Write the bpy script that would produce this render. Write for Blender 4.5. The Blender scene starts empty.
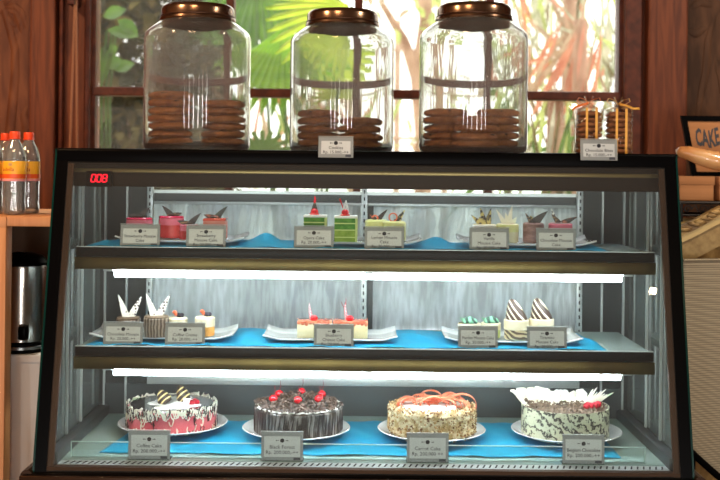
import bpy, bmesh, math, random
from mathutils import Vector, Matrix, noise
PI = math.pi
rnd = random.Random(7)
SC = bpy.context.scene
COL = SC.collection

# ------------------------------------------------------------ camera model
F = 1080.0          # focal length in pixels of a 720 px wide frame
HOR = 172.0         # row of the horizon
DC = 2.46           # distance from the camera to the foot of the front glass
EYE = 1.30
CX = -0.015
ROLL = math.radians(0.6)
cr, sr = math.cos(ROLL), math.sin(ROLL)

def at(px, py, d):
    dx, dy = px - 360.0, py - HOR
    u, v = cr*dx + sr*dy, -sr*dx + cr*dy
    return Vector((CX + u*d/F, d - DC, EYE - v*d/F))
def zc(py, d): return EYE - (py - HOR)*d/F
def xc(px, d): return CX + (px - 360.0)*d/F
def sz(p, d): return p*d/F

# ------------------------------------------------------------ object helpers
def link(o):
    COL.objects.link(o); return o
def tag(o, label=None, cat=None, group=None, kind=None):
    if label: o['label'] = label
    if cat: o['category'] = cat
    if group: o['group'] = group
    if kind: o['kind'] = kind
    return o
def thing(name, label, cat, loc=(0, 0, 0), rz=0.0, group=None):
    o = link(bpy.data.objects.new(name, None))
    o.empty_display_size = 0.05
    o.location = loc; o.rotation_euler = (0, 0, rz)
    return tag(o, label, cat, group)
def finish(bm, smooth=None):
    bmesh.ops.recalc_face_normals(bm, faces=bm.faces)
    if smooth is not None:
        lim = math.radians(smooth)
        for f in bm.faces: f.smooth = True
        for e in bm.edges:
            if len(e.link_faces) == 2:
                e.smooth = e.calc_face_angle(0) < lim
def obj(name, bm, mat, parent=None, smooth=40, world=False, kind=None, label=None, loc=None):
    finish(bm, smooth)
    if world:
        p = parent
        while p is not None and p.parent is not None: p = p.parent
        if p is not None: bmesh.ops.translate(bm, vec=-Vector(p.location), verts=bm.verts)
    me = bpy.data.meshes.new(name); bm.to_mesh(me); bm.free()
    o = link(bpy.data.objects.new(name, me))
    if isinstance(mat, (list, tuple)):
        for m in mat: me.materials.append(m)
    else: me.materials.append(mat)
    if parent is not None: o.parent = parent
    if loc is not None: o.location = loc
    if kind: o['kind'] = kind
    if label: o['label'] = label
    return o
def dup(root, loc=None, rz=None, label=None, group=None):
    def cp(o, par):
        c = o.copy(); COL.objects.link(c)
        if par is not None: c.parent = par
        for ch in list(kids.get(o, [])): cp(ch, c)
        return c
    kids = {}
    for o in list(bpy.data.objects):
        if o.parent is not None: kids.setdefault(o.parent, []).append(o)
    r = cp(root, None)
    if loc is not None: r.location = loc
    if rz is not None: r.rotation_euler = (0, 0, rz)
    if label: r['label'] = label
    if group: r['group'] = group
    return r

# ------------------------------------------------------------ mesh helpers
def B(): return bmesh.new()
def box(bm, x0, x1, y0, y1, z0, z1, bev=0.0, seg=2, mi=0):
    r = bmesh.ops.create_cube(bm, size=1.0)
    vs = r['verts']
    for v in vs:
        v.co = Vector((x0 + (v.co.x + .5)*(x1-x0), y0 + (v.co.y + .5)*(y1-y0), z0 + (v.co.z + .5)*(z1-z0)))
    fs = {f for v in vs for f in v.link_faces}
    for f in fs: f.material_index = mi
    if bev > 0:
        es = list({e for v in vs for e in v.link_edges})
        bmesh.ops.bevel(bm, geom=es, offset=bev, segments=seg, affect='EDGES', profile=.5)
    return bm
def lathe(bm, prof, seg=48, c=(0, 0, 0), mi=0, jitter=None):
    c = Vector(c); rings = []
    for (r, z) in prof:
        if r < 1e-6: rings.append([bm.verts.new(c + Vector((0, 0, z)))])
        else:
            ring = []
            for k in range(seg):
                a = 2*PI*k/seg; rr, zz = r, z
                if jitter: rr, zz = jitter(r, z, a)
                ring.append(bm.verts.new(c + Vector((rr*math.cos(a), rr*math.sin(a), zz))))
            rings.append(ring)
    for A, Bq in zip(rings, rings[1:]):
        for k in range(seg):
            k2 = (k+1) % seg
            if len(A) == 1 and len(Bq) == 1: continue
            if len(A) == 1: f = bm.faces.new((A[0], Bq[k], Bq[k2]))
            elif len(Bq) == 1: f = bm.faces.new((A[k], A[k2], Bq[0]))
            else: f = bm.faces.new((A[k], A[k2], Bq[k2], Bq[k]))
            f.material_index = mi
    return bm
def disc(bm, r, z0, z1, bev=.002, seg=40, c=(0, 0, 0), mi=0):
    return lathe(bm, [(0, z0), (r-bev, z0), (r, z0+bev), (r, z1-bev), (r-bev, z1), (0, z1)], seg, c, mi)
def tube(bm, pts, r, seg=8, caps=True, mi=0):
    pts = [Vector(p) for p in pts]; n = len(pts)
    rs = r if isinstance(r, (list, tuple)) else [r]*n
    rings = []; up = None
    for i, p in enumerate(pts):
        t = (pts[min(i+1, n-1)] - pts[max(i-1, 0)])
        if t.length < 1e-9: t = Vector((0, 0, 1))
        t.normalize()
        if up is None:
            up = t.orthogonal().normalized()
        else:
            up = up - t*up.dot(t)
            if up.length < 1e-6: up = t.orthogonal()
            up.normalize()
        b = t.cross(up)
        rings.append([bm.verts.new(p + (up*math.cos(2*PI*k/seg) + b*math.sin(2*PI*k/seg))*rs[i]) for k in range(seg)])
    for A, Bq in zip(rings, rings[1:]):
        for k in range(seg):
            f = bm.faces.new((A[k], A[(k+1) % seg], Bq[(k+1) % seg], Bq[k])); f.material_index = mi
    if caps:
        bm.faces.new(rings[0][::-1]).material_index = mi; bm.faces.new(rings[-1]).material_index = mi
    return bm
def ball(bm, c, r, sx=1, sy=1, sz_=1, sub=2, mi=0):
    q = bmesh.ops.create_icosphere(bm, subdivisions=sub, radius=1.0)
    for v in q['verts']:
        v.co = Vector((c[0] + v.co.x*r*sx, c[1] + v.co.y*r*sy, c[2] + v.co.z*r*sz_))
    for f in {f for v in q['verts'] for f in v.link_faces}: f.material_index = mi
    return q['verts']
def prism(bm, poly, t, mtx=None, mi=0):
    """polygon in the XZ plane, thickness t along Y, then moved by mtx"""
    a = [bm.verts.new((x, -t/2, z)) for x, z in poly]
    b = [bm.verts.new((x, t/2, z)) for x, z in poly]
    fs = [bm.faces.new(a), bm.faces.new(b[::-1])]
    n = len(poly)
    for i in range(n): fs.append(bm.faces.new((a[i], b[i], b[(i+1) % n], a[(i+1) % n])))
    for f in fs: f.material_index = mi
    if mtx is not None: bmesh.ops.transform(bm, matrix=mtx, verts=a+b)
    return a+b
def hexa(bm, p, mi=0):
    """eight corners: four of the bottom, four of the top"""
    v = [bm.verts.new(q) for q in p]
    for f in ((0,1,2,3), (4,5,6,7), (0,1,5,4), (1,2,6,5), (2,3,7,6), (3,0,4,7)):
        bm.faces.new([v[i] for i in f]).material_index = mi
def strip(bm, pts, w, mi=0, t=0.0006):
    """thin flat ribbon through pts; w gives the half-width vector at each point"""
    L = [bm.verts.new(Vector(p) - Vector(q)) for p, q in zip(pts, w)]
    R = [bm.verts.new(Vector(p) + Vector(q)) for p, q in zip(pts, w)]
    for i in range(len(pts)-1):
        bm.faces.new((L[i], R[i], R[i+1], L[i+1])).material_index = mi
def TR(loc=(0,0,0), rx=0, ry=0, rz=0):
    return Matrix.Translation(loc) @ Matrix.Rotation(rz, 4, 'Z') @ Matrix.Rotation(ry, 4, 'Y') @ Matrix.Rotation(rx, 4, 'X')
def text_bm(body, size, extrude=0.0003, align='CENTER', shear=0.0, font_off=0.0):
    cu = bpy.data.curves.new('t', 'FONT'); cu.body = body; cu.size = size; cu.extrude = extrude
    cu.align_x = align; cu.align_y = 'CENTER'; cu.shear = shear; cu.resolution_u = 2; cu.offset = font_off
    o = bpy.data.objects.new('t', cu); COL.objects.link(o)
    bpy.context.view_layer.update()
    me = bpy.data.meshes.new_from_object(o.evaluated_get(bpy.context.evaluated_depsgraph_get()))
    bm = bmesh.new(); bm.from_mesh(me)
    bpy.data.objects.remove(o); bpy.data.curves.remove(cu); bpy.data.meshes.remove(me)
    bmesh.ops.rotate(bm, cent=(0,0,0), matrix=Matrix.Rotation(PI/2, 3, 'X'), verts=bm.verts)  # stands up, faces -Y
    return bm
def join(dst, src, mtx=None):
    if mtx is not None: bmesh.ops.transform(src, matrix=mtx, verts=src.verts)
    me = bpy.data.meshes.new('j'); src.to_mesh(me); src.free(); dst.from_mesh(me); bpy.data.meshes.remove(me)

# ------------------------------------------------------------ materials
def lin(c):
    f = lambda v: (v/255)/12.92 if v/255 <= .04045 else (((v/255)+.055)/1.055)**2.4
    return (f(c[0]), f(c[1]), f(c[2]), 1.0)
MATS = {}
def newmat(name):
    m = bpy.data.materials.new(name); m.use_nodes = True
    nt = m.node_tree; nt.nodes.clear()
    out = nt.nodes.new('ShaderNodeOutputMaterial')
    MATS[name] = m
    return m, nt, out
def N(nt, t, **kw):
    n = nt.nodes.new(t)
    for k, v in kw.items():
        if k in n.inputs: n.inputs[k].default_value = v
        else: setattr(n, k, v)
    return n
def pbr(name, col, rough=.5, metal=0.0, col2=None, scale=8.0, stretch=(1, 1, 1), pat='noise', lo=.35, hi=.65,
        bump=0.0, bscale=None, detail=4.0, spec=.5, coat=0.0, sss=0.0, dist=0.0, trans=0.0, ior=1.45, rot=(0,0,0), aniso=0):
    m, nt, out = newmat(name); L = nt.links.new
    p = N(nt, 'ShaderNodeBsdfPrincipled'); L(p.outputs[0], out.inputs[0])
    p.inputs['Base Color'].default_value = lin(col)
    p.inputs['Roughness'].default_value = rough; p.inputs['Metallic'].default_value = metal
    p.inputs['Specular IOR Level'].default_value = spec
    p.inputs['IOR'].default_value = ior
    p.inputs['Coat Weight'].default_value = coat; p.inputs['Coat Roughness'].default_value = .08
    if sss: p.inputs['Subsurface Weight'].default_value = sss; p.inputs['Subsurface Scale'].default_value = .01
    if trans: p.inputs['Transmission Weight'].default_value = trans
    tc = N(nt, 'ShaderNodeTexCoord'); mp = N(nt, 'ShaderNodeMapping'); L(tc.outputs['Object'], mp.inputs[0])
    mp.inputs['Scale'].default_value = stretch; mp.inputs['Rotation'].default_value = rot
    def tex(kind, s):
        if kind == 'noise':
            t = N(nt, 'ShaderNodeTexNoise', Scale=s, Detail=detail, Distortion=dist); L(mp.outputs[0], t.inputs[0]); return t.outputs['Fac']
        if kind == 'wave':
            t = N(nt, 'ShaderNodeTexWave', Scale=s, Distortion=dist, Detail=detail); L(mp.outputs[0], t.inputs[0]); return t.outputs['Fac']
        if kind == 'voronoi':
            t = N(nt, 'ShaderNodeTexVoronoi', Scale=s); L(mp.outputs[0], t.inputs[0]); return t.outputs['Distance']
    if col2 is not None:
        r = N(nt, 'ShaderNodeValToRGB'); L(tex(pat, scale), r.inputs[0])
        r.color_ramp.elements[0].position = lo; r.color_ramp.elements[1].position = hi
        r.color_ramp.elements[0].color = lin(col); r.color_ramp.elements[1].color = lin(col2)
        L(r.outputs[0], p.inputs['Base Color'])
    if bump:
        b = N(nt, 'ShaderNodeBump', Strength=bump, Distance=.004)
        L(tex(pat if bscale is None else 'noise', bscale or scale), b.inputs['Height']); L(b.outputs[0], p.inputs['Normal'])
    return m
def thin_glass(name, tint=(250, 253, 251), ior=1.45, rough=0.0, haze=0.0, hazecol=(235, 238, 238), boost=1.0, backlit=False):
    m, nt, out = newmat(name); L = nt.links.new
    t = N(nt, 'ShaderNodeBsdfTransparent'); t.inputs[0].default_value = lin(tint)
    g = N(nt, 'ShaderNodeBsdfGlossy'); g.inputs['Roughness'].default_value = rough
    fr = N(nt, 'ShaderNodeFresnel', IOR=ior)
    mu = N(nt, 'ShaderNodeMath', operation='MULTIPLY'); mu.inputs[1].default_value = boost; L(fr.outputs[0], mu.inputs[0])
    mx = N(nt, 'ShaderNodeMixShader'); L(mu.outputs[0], mx.inputs[0]); L(t.outputs[0], mx.inputs[1]); L(g.outputs[0], mx.inputs[2])
    last = mx
    if haze:
        d = N(nt, 'ShaderNodeBsdfTranslucent' if backlit else 'ShaderNodeBsdfDiffuse'); d.inputs[0].default_value = lin(hazecol)
        m2 = N(nt, 'ShaderNodeMixShader'); m2.inputs[0].default_value = haze
        L(mx.outputs[0], m2.inputs[1]); L(d.outputs[0], m2.inputs[2]); last = m2
    L(last.outputs[0], out.inputs[0]); return m
def real_glass(name, col=(252, 253, 252), ior=1.45, bump=0.0, bscale=8.0, stretch=(1,1,1), dust_glow=0.0):
    m, nt, out = newmat(name); L = nt.links.new
    g = N(nt, 'ShaderNodeBsdfGlass', IOR=ior, Roughness=0.0); g.inputs[0].default_value = lin(col)
    if bump:
        tc = N(nt, 'ShaderNodeTexCoord'); mp = N(nt, 'ShaderNodeMapping'); L(tc.outputs['Object'], mp.inputs[0]); mp.inputs['Scale'].default_value = stretch
        n = N(nt, 'ShaderNodeTexNoise', Scale=bscale, Detail=2.0); L(mp.outputs[0], n.inputs[0])
        b = N(nt, 'ShaderNodeBump', Strength=bump, Distance=.004); L(n.outputs['Fac'], b.inputs['Height']); L(b.outputs[0], g.inputs['Normal'])
    if dust_glow:
        d = N(nt, 'ShaderNodeBsdfTranslucent'); d.inputs[0].default_value = lin((235, 228, 232)); mx = N(nt, 'ShaderNodeMixShader'); mx.inputs[0].default_value = dust_glow
        L(g.outputs[0], mx.inputs[1]); L(d.outputs[0], mx.inputs[2]); L(mx.outputs[0], out.inputs[0]); return m
    L(g.outputs[0], out.inputs[0]); return m
def emit(name, col, s):
    m, nt, out = newmat(name)
    e = N(nt, 'ShaderNodeEmission', Strength=s); e.inputs[0].default_value = lin(col); nt.links.new(e.outputs[0], out.inputs[0]); return m
def leafmat(name, col, col2, trans=.5, scale=14.0, stretch=(1,1,1), rough=.5):
    m, nt, out = newmat(name); L = nt.links.new
    tc = N(nt, 'ShaderNodeTexCoord'); mp = N(nt, 'ShaderNodeMapping'); L(tc.outputs['Object'], mp.inputs[0]); mp.inputs['Scale'].default_value = stretch
    n = N(nt, 'ShaderNodeTexNoise', Scale=scale, Detail=3.0); L(mp.outputs[0], n.inputs[0])
    r = N(nt, 'ShaderNodeValToRGB'); L(n.outputs['Fac'], r.inputs[0])
    r.color_ramp.elements[0].position = .35; r.color_ramp.elements[1].position = .65
    r.color_ramp.elements[0].color = lin(col); r.color_ramp.elements[1].color = lin(col2)
    d = N(nt, 'ShaderNodeBsdfDiffuse'); t = N(nt, 'ShaderNodeBsdfTranslucent'); mx = N(nt, 'ShaderNodeMixShader'); mx.inputs[0].default_value = trans
    L(r.outputs[0], d.inputs[0]); L(r.outputs[0], t.inputs[0]); L(d.outputs[0], mx.inputs[1]); L(t.outputs[0], mx.inputs[2])
    g = N(nt, 'ShaderNodeBsdfGlossy', Roughness=.35); m3 = N(nt, 'ShaderNodeMixShader'); m3.inputs[0].default_value = .05
    L(mx.outputs[0], m3.inputs[1]); L(g.outputs[0], m3.inputs[2]); L(m3.outputs[0], out.inputs[0]); return m
def fog_glass(name):
    """cold glass with condensation: clear streaks and misted patches"""
    m, nt, out = newmat(name); L = nt.links.new
    tc = N(nt, 'ShaderNodeTexCoord'); mp = N(nt, 'ShaderNodeMapping'); L(tc.outputs['Object'], mp.inputs[0]); mp.inputs['Scale'].default_value = (8, 1, 3.2)
    n = N(nt, 'ShaderNodeTexNoise', Scale=1.0, Detail=6.0, Distortion=.8); L(mp.outputs[0], n.inputs[0])
    r = N(nt, 'ShaderNodeMapRange'); L(n.outputs['Fac'], r.inputs[0])
    r.inputs[1].default_value = .40; r.inputs[2].default_value = .60; r.inputs[3].default_value = .62; r.inputs[4].default_value = .95
    mp2 = N(nt, 'ShaderNodeMapping'); L(tc.outputs['Object'], mp2.inputs[0]); mp2.inputs['Scale'].default_value = (90, 1, 14)
    n2 = N(nt, 'ShaderNodeTexNoise', Scale=1.0, Detail=3.0); L(mp2.outputs[0], n2.inputs[0])
    r2 = N(nt, 'ShaderNodeMapRange'); L(n2.outputs['Fac'], r2.inputs[0]); r2.inputs[1].default_value = .4; r2.inputs[2].default_value = .6; r2.inputs[3].default_value = .75; r2.inputs[4].default_value = 1.05
    mu = N(nt, 'ShaderNodeMath', operation='MULTIPLY', use_clamp=True); L(r.outputs[0], mu.inputs[0]); L(r2.outputs[0], mu.inputs[1])
    t = N(nt, 'ShaderNodeBsdfTransparent'); t.inputs[0].default_value = lin((225, 232, 232))
    d = N(nt, 'ShaderNodeBsdfDiffuse'); d.inputs[0].default_value = lin((226, 231, 233))
    tl = N(nt, 'ShaderNodeBsdfTranslucent'); tl.inputs[0].default_value = lin((226, 231, 231))
    mx = N(nt, 'ShaderNodeMixShader'); mx.inputs[0].default_value = .4; L(d.outputs[0], mx.inputs[1]); L(tl.outputs[0], mx.inputs[2])
    m2 = N(nt, 'ShaderNodeMixShader'); L(mu.outputs[0], m2.inputs[0]); L(t.outputs[0], m2.inputs[1]); L(mx.outputs[0], m2.inputs[2])
    L(m2.outputs[0], out.inputs[0]); return m
def stripes(name, c1, c2, scale, rot, width=.55, soft=.04, dist=1.0, rough=.35):
    m, nt, out = newmat(name); L = nt.links.new
    tc = N(nt, 'ShaderNodeTexCoord'); mp = N(nt, 'ShaderNodeMapping'); L(tc.outputs['Object'], mp.inputs[0]); mp.inputs['Rotation'].default_value = rot
    w = N(nt, 'ShaderNodeTexWave', Scale=scale, Distortion=dist, Detail=1.0); w.bands_direction = 'X'; w.inputs['Detail Scale'].default_value = 1.5
    L(mp.outputs[0], w.inputs[0])
    r = N(nt, 'ShaderNodeValToRGB'); L(w.outputs['Fac'], r.inputs[0])
    r.color_ramp.elements[0].position = width; r.color_ramp.elements[1].position = width + soft
    r.color_ramp.elements[0].color = lin(c1); r.color_ramp.elements[1].color = lin(c2)
    p = N(nt, 'ShaderNodeBsdfPrincipled', Roughness=rough); L(r.outputs[0], p.inputs['Base Color']); L(p.outputs[0], out.inputs[0]); return m
def ord_(n): return ['bottom', 'second', 'third', 'fourth', 'fifth', 'sixth', 'seventh', 'eighth', 'ninth', 'tenth'][n]
# ------------------------------------------------------------ materials of the place
WOOD = pbr('red_wood', (112, 58, 32), .55, col2=(82, 39, 22), scale=3.0, stretch=(14, 14, 1.2), bump=.15, dist=1.2, spec=.3)
WOODP = pbr('carved_panel_wood', (112, 66, 40), .6, col2=(84, 45, 27), scale=3.0, stretch=(7, 7, 2), bump=.25, dist=1.5, spec=.3)
WOODD = pbr('window_frame_wood', (92, 44, 28), .5, col2=(66, 30, 20), scale=3.0, stretch=(10, 10, 10), bump=.1, spec=.3)
PINE = pbr('pine_shelf', (204, 148, 98), .5, col2=(186, 124, 76), scale=2.5, stretch=(10, 10, .8), bump=.05, dist=.8)
PLASTER = pbr('plaster', (150, 120, 96), .9, col2=(140, 110, 88), scale=4)
TILE = pbr('floor_tile', (120, 95, 75), .6, col2=(104, 82, 64), scale=5)
BLACK = pbr('black_paint', (6, 6, 7), .3, spec=.04)
BRONZE = pbr('bronze_trim', (58, 38, 24), .3, metal=.6)
BROWNIN = pbr('brown_inner_edge', (74, 46, 26), .4, metal=.3, spec=.2)
TEAL = pbr('glass_edge', (10, 46, 42), .2, spec=.2)
STEEL = pbr('steel', (178, 182, 182), .25, metal=1.0, col2=(150, 154, 156), scale=4, stretch=(1, 1, 30))
APRON = pbr('apron_steel', (118, 102, 60), .3, metal=.85, col2=(92, 78, 46), scale=3, stretch=(2, 1, 1))
DARKM = pbr('dark_grey_metal', (62, 65, 64), .4, metal=.3)
GREYM = pbr('grey_metal', (80, 84, 84), .4, metal=.3)
RAILW = pbr('pale_aluminium', (196, 200, 196), .35, metal=.4)
DECK = pbr('deck_enamel', (176, 196, 186), .18, spec=.6, col2=(168, 188, 178), scale=3)
SHELFG = thin_glass('shelf_glass', (215, 232, 226), haze=.5, hazecol=(205, 222, 216))
PANE = thin_glass('pane_glass', (250, 252, 251), boost=.6, haze=.020, hazecol=(240, 232, 220), backlit=True)  # translucent haze paints the washed-out window flare onto the panes
FRONTG = thin_glass('front_glass', (246, 250, 249), boost=1.0, haze=.012)
SIDEG = thin_glass('side_glass', (165, 172, 170), boost=1.6, haze=.14, hazecol=(200, 212, 206))
FOG = fog_glass('misted_glass')
ACRYL = thin_glass('acrylic', (244, 249, 247), boost=1.5)
TUBE = emit('tube_light', (240, 246, 255), 46.0)
LED = emit('red_digits', (255, 20, 40), 3.0)

# ------------------------------------------------------------ room
WY = .99           # inner face of the window wall
dW = WY + DC
def struct(name, bm, mat, smooth=None): return obj(name, bm, mat, smooth=smooth, kind='structure')
wx0, wx1 = xc(90, dW), xc(622, dW)
wz0, wz1 = zc(268, dW), 2.15
RX0, RX1, RY0, RH = -2.6, 2.6, -4.2, 2.75
b = B()
box(b, RX0, wx0, WY, WY+.12, 0, RH); box(b, wx1, RX1, WY, WY+.12, 0, RH)
box(b, wx0, wx1, WY, WY+.12, 0, wz0); box(b, wx0, wx1, WY, WY+.12, wz1, RH)
struct('wall_back', b, WOOD)
b = B(); box(b, RX0-.1, RX0, RY0, WY+.12, 0, RH); struct('wall_left', b, PLASTER)
b = B(); box(b, RX1, RX1+.1, RY0, WY+.12, 0, RH); struct('wall_right', b, PLASTER)
b = B(); box(b, RX0, RX1, RY0-.1, RY0, 0, RH); struct('wall_front', b, PLASTER)
b = B(); box(b, RX0-.1, RX1+.1, RY0-.1, WY+.12, -.1, 0); struct('floor', b, TILE)
b = B(); box(b, RX0-.1, RX1+.1, RY0-.1, WY+.12, RH, RH+.1); struct('ceiling', b, PLASTER)
# window: frame, mullions, one rail, eight panes
b = B()
fy0, fy1 = WY+.01, WY+.065
mw = sz(8, dW)
box(b, wx0, wx0+.012, fy0, fy1, wz0, wz1); box(b, wx1-.012, wx1, fy0, fy1, wz0, wz1)
box(b, wx0, wx1, fy0, fy1, wz0, wz0+.04); box(b, wx0, wx1, fy0, fy1, wz1-.04, wz1)
cols = [228, 357, 489]
for c in cols: box(b, xc(c, dW)-mw/2, xc(c, dW)+mw/2, fy0, fy1, wz0, wz1, .004)
zr = zc(93.5, dW)
box(b, wx0, wx1, fy0-.004, fy1, zr-.014, zr+.014, .004)
wf = struct('window_1', b, WOODD)
edges = [wx0+.012] + [xc(c, dW) for c in cols] + [wx1-.012]
for i in range(4):
    for z0, z1 in ((wz0+.03, zr), (zr, wz1-.03)):
        b = B(); box(b, edges[i]+.004, edges[i+1]-.004, WY+.036, WY+.040, z0+.004, z1-.004)
        obj('pane', b, PANE, wf, smooth=None)
# casing boards
def trim(n, x0, x1, y, t=.025, mat=WOOD, z0=0, z1=RH):
    b = B(); box(b, x0, x1, y-t, y, z0, z1, .006); return struct('trim_%d' % n, b, mat)
trim(1, xc(33, dW), xc(58, dW), WY, .05)
trim(2, xc(60, dW), xc(64, dW), WY, .03, WOODD)
trim(3, xc(84, dW), wx0, WY, .018, WOODD)
trim(4, wx1, xc(640, dW), WY, .02, WOODD)
trim(5, xc(643, dW), xc(682, dW), WY, .05)
trim(6, xc(29, dW), xc(31.5, dW), WY, .02, WOODD)
# carved relief panels
def carved(n, x0, x1, mat):
    b = B(); box(b, x0, x1, WY-.014, WY-.001, .9, 2.4, .004); return struct('trim_%d' % n, b, mat, 30)
t = carved(7, -1.62, xc(29, dW), WOODP)
b = B()
tube(b, [at(x, y, dW-.014) for x, y in ((4, 10), (10, 30), (15, 50), (15, 75), (13, 100), (10, 130), (4, 170))], [.013,.013,.014,.015,.016,.017,.018], 10)
for pts in (((4, 8), (14, 6), (22, 14), (27, 30)), ((4, 9), (16, 12), (20, 22), (22, 34)), ((3, 9), (-6, 14), (-12, 28)), ((4, 6), (10, -4), (18, -8)),
            ((28, 105), (24, 115), (26, 128), (22, 140)), ((4, 10), (8, 18), (12, 24), (17, 27))):
    n = len(pts)
    P3 = [at(x, y, dW-.013) for x, y in pts]
    fine = [P3[0].lerp(P3[0], 0)]
    fine = []
    for i in range(n-1):
        for k in range(4): fine.append(P3[i].lerp(P3[i+1], k/4))
    fine.append(P3[-1]); m = len(fine)
    tube(b, fine, [.004 + .011*math.sin(PI*i/(m-1))**.8 for i in range(m)], 8)
for v in b.verts: v.co.y = WY-.012 + (v.co.y - (WY-.014))*.55
obj('relief_carving', b, WOODP, t)
WOODG = pbr('dark_panel_wood', (84, 58, 42), .7, col2=(60, 41, 30), scale=3.0, stretch=(7, 7, 2), bump=.25, dist=1.5, spec=.2)  # right panel wood, darker and greyer than the left panel's
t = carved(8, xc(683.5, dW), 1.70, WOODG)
b = B()
for pts in (((716, 12), (708, 40), (706, 70), (700, 100), (697, 125)), ((690, 8), (700, 2), (712, 6)), ((688, 30), (696, 34), (706, 28)), ((716, 60), (722, 80), (724, 110))):
    P3 = [at(x, y, dW-.013) for x, y in pts]; fine = []
    for i in range(len(P3)-1):
        for k in range(4): fine.append(P3[i].lerp(P3[i+1], k/4))
    fine.append(P3[-1]); m = len(fine)
    tube(b, fine, [.005 + .010*math.sin(PI*(i+.5)/m)**.8 for i in range(m)], 8)
for v in b.verts: v.co.y = WY-.012 + (v.co.y - (WY-.014))*.55
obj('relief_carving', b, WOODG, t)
# beaded pull cord
CORD = pbr('cord', (150, 104, 76), .6)
t = thing('pull_cord', 'thin looped beaded pull cord hanging beside the window', 'cord', at(74, 165, dW-.07))
b = B(); tube(b, [at(73.5, -60, dW-.07), at(75, 0, dW-.07), at(73, 60, dW-.07), at(70, 148, dW-.07), at(69.5, 200, dW-.07)], .0028, 6)
tube(b, [at(74.5, -60, dW-.068), at(76.2, 0, dW-.068), at(76.8, 80, dW-.068), at(77, 148, dW-.068), at(77, 200, dW-.068)], .0028, 6)
obj('strand', b, CORD, t, world=True)
b = B()
for k in range(95):
    f = k/94
    for a, c in (((75, 0), (70, 148)), ((76.2, 0), (77, 148))):
        q = at(a[0]+(c[0]-a[0])*f, a[1]+(c[1]-a[1])*f, dW-.07); ball(b, q, .0042, sub=1)
obj('beads', b, CORD, t, world=True, kind='stuff')
b = B(); p = at(73.5, 2, dW-.05); box(b, p.x-.012, p.x+.012, WY-.085, WY, p.z-.012, p.z+.02, .004); obj('bracket', b, WOODD, t, world=True)

# ------------------------------------------------------------ display case
ZB, ZT = .617, zc(152.5, 2.62)            # foot and top of the sloping glass
def gy(z): return (z-ZB)/(ZT-ZB)*.16      # front glass plane
W2 = .75
case = thing('display_case', 'long black refrigerated cake display case with sloping glass front', 'display case', (0, .27, 0))
def cpart(name, b, mat, parent=case, smooth=30, **k): return obj(name, b, mat, parent, smooth=smooth, world=True, **k)
b = B(); box(b, -W2-.02, W2+.02, -.03, .60, .02, ZB-.006, .012, 3); box(b, -W2+.03, W2-.03, 0, .57, 0, .03); cb = cpart('base', b, BLACK)
b = B(); box(b, -W2-.024, W2+.024, -.036, -.026, ZB-.024, ZB-.008, .003); cpart('bronze_trim', b, BRONZE, cb)
for s in (-1, 1):   # rounded corner rails of the base
    b = B(); tube(b, [(s*(W2+.012), -.02, ZB-.012), (s*(W2+.012), .2, ZB-.012), (s*(W2+.012), .58, ZB-.012)], .014, 12)
    cpart('side_bumper', b, BRONZE, cb)
def slope_post(x0, x1, t0, t1):
    b = B(); z0, z1 = ZB-.006, ZT
    hexa(b, [(x0, gy(z0)+t0, z0), (x1, gy(z0)+t0, z0), (x1, gy(z0)+t1, z0), (x0, gy(z0)+t1, z0),
             (x0, gy(z1)+t0, z1), (x1, gy(z1)+t0, z1), (x1, gy(z1)+t1, z1), (x0, gy(z1)+t1, z1)])
    return b
for s in (-1, 1):
    x0, x1 = sorted((s*.722, s*.748)); cpart('corner_post', slope_post(x0, x1, -.004, .03), BLACK, smooth=None)
    x0, x1 = sorted((s*.708, s*.722)); cpart('inner_edge', slope_post(x0, x1, .003, .012), BROWNIN, smooth=None)
    x0, x1 = sorted((s*.748, s*.7525)); cpart('glass_edge', slope_post(x0, x1, -.006, .02), TEAL, smooth=None)
cpart('front_glass', slope_post(-.722, .722, -.003, .001), FRONTG, smooth=None)
b = B(); zt2 = zc(166, 2.61); box(b, -W2, W2, .15, .19, zt2, ZT+.003, .006, 3); cpart('top_frame', b, BLACK)
b = B(); box(b, -W2-.005, W2+.005, .155, .60, ZT-.012, ZT+.004, .003); cpart('top_panel', b, BLACK)
b = B(); box(b, -.735, .735, gy(ZB), gy(ZB)+.02, ZB-.004, ZB+.004); cpart('sill_strip', b, BROWNIN)
# side panes (follow the slope)
for s in (-1, 1):
    b = B(); x0, x1 = sorted((s*.735, s*.740))
    hexa(b, [(x0, .03, ZB), (x1, .03, ZB), (x1, .56, ZB), (x0, .56, ZB), (x0, .19, ZT-.014), (x1, .19, ZT-.014), (x1, .56, ZT-.014), (x0, .56, ZT-.014)])
    cpart('side_glass', b, SIDEG, smooth=None)
    b = B(); x0, x1 = sorted((s*.705, s*.733)); box(b, x0, x1, .03, .55, ZB, ZB+.03, .003); cpart('side_channel', b, GREYM)
    b = B()
    for yy in (.20, .335):
        box(b, min(s*.728, s*.734), max(s*.728, s*.734), yy-.003, yy+.003, ZB+.03, ZT-.02)
    cpart('side_trim', b, RAILW)
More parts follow.
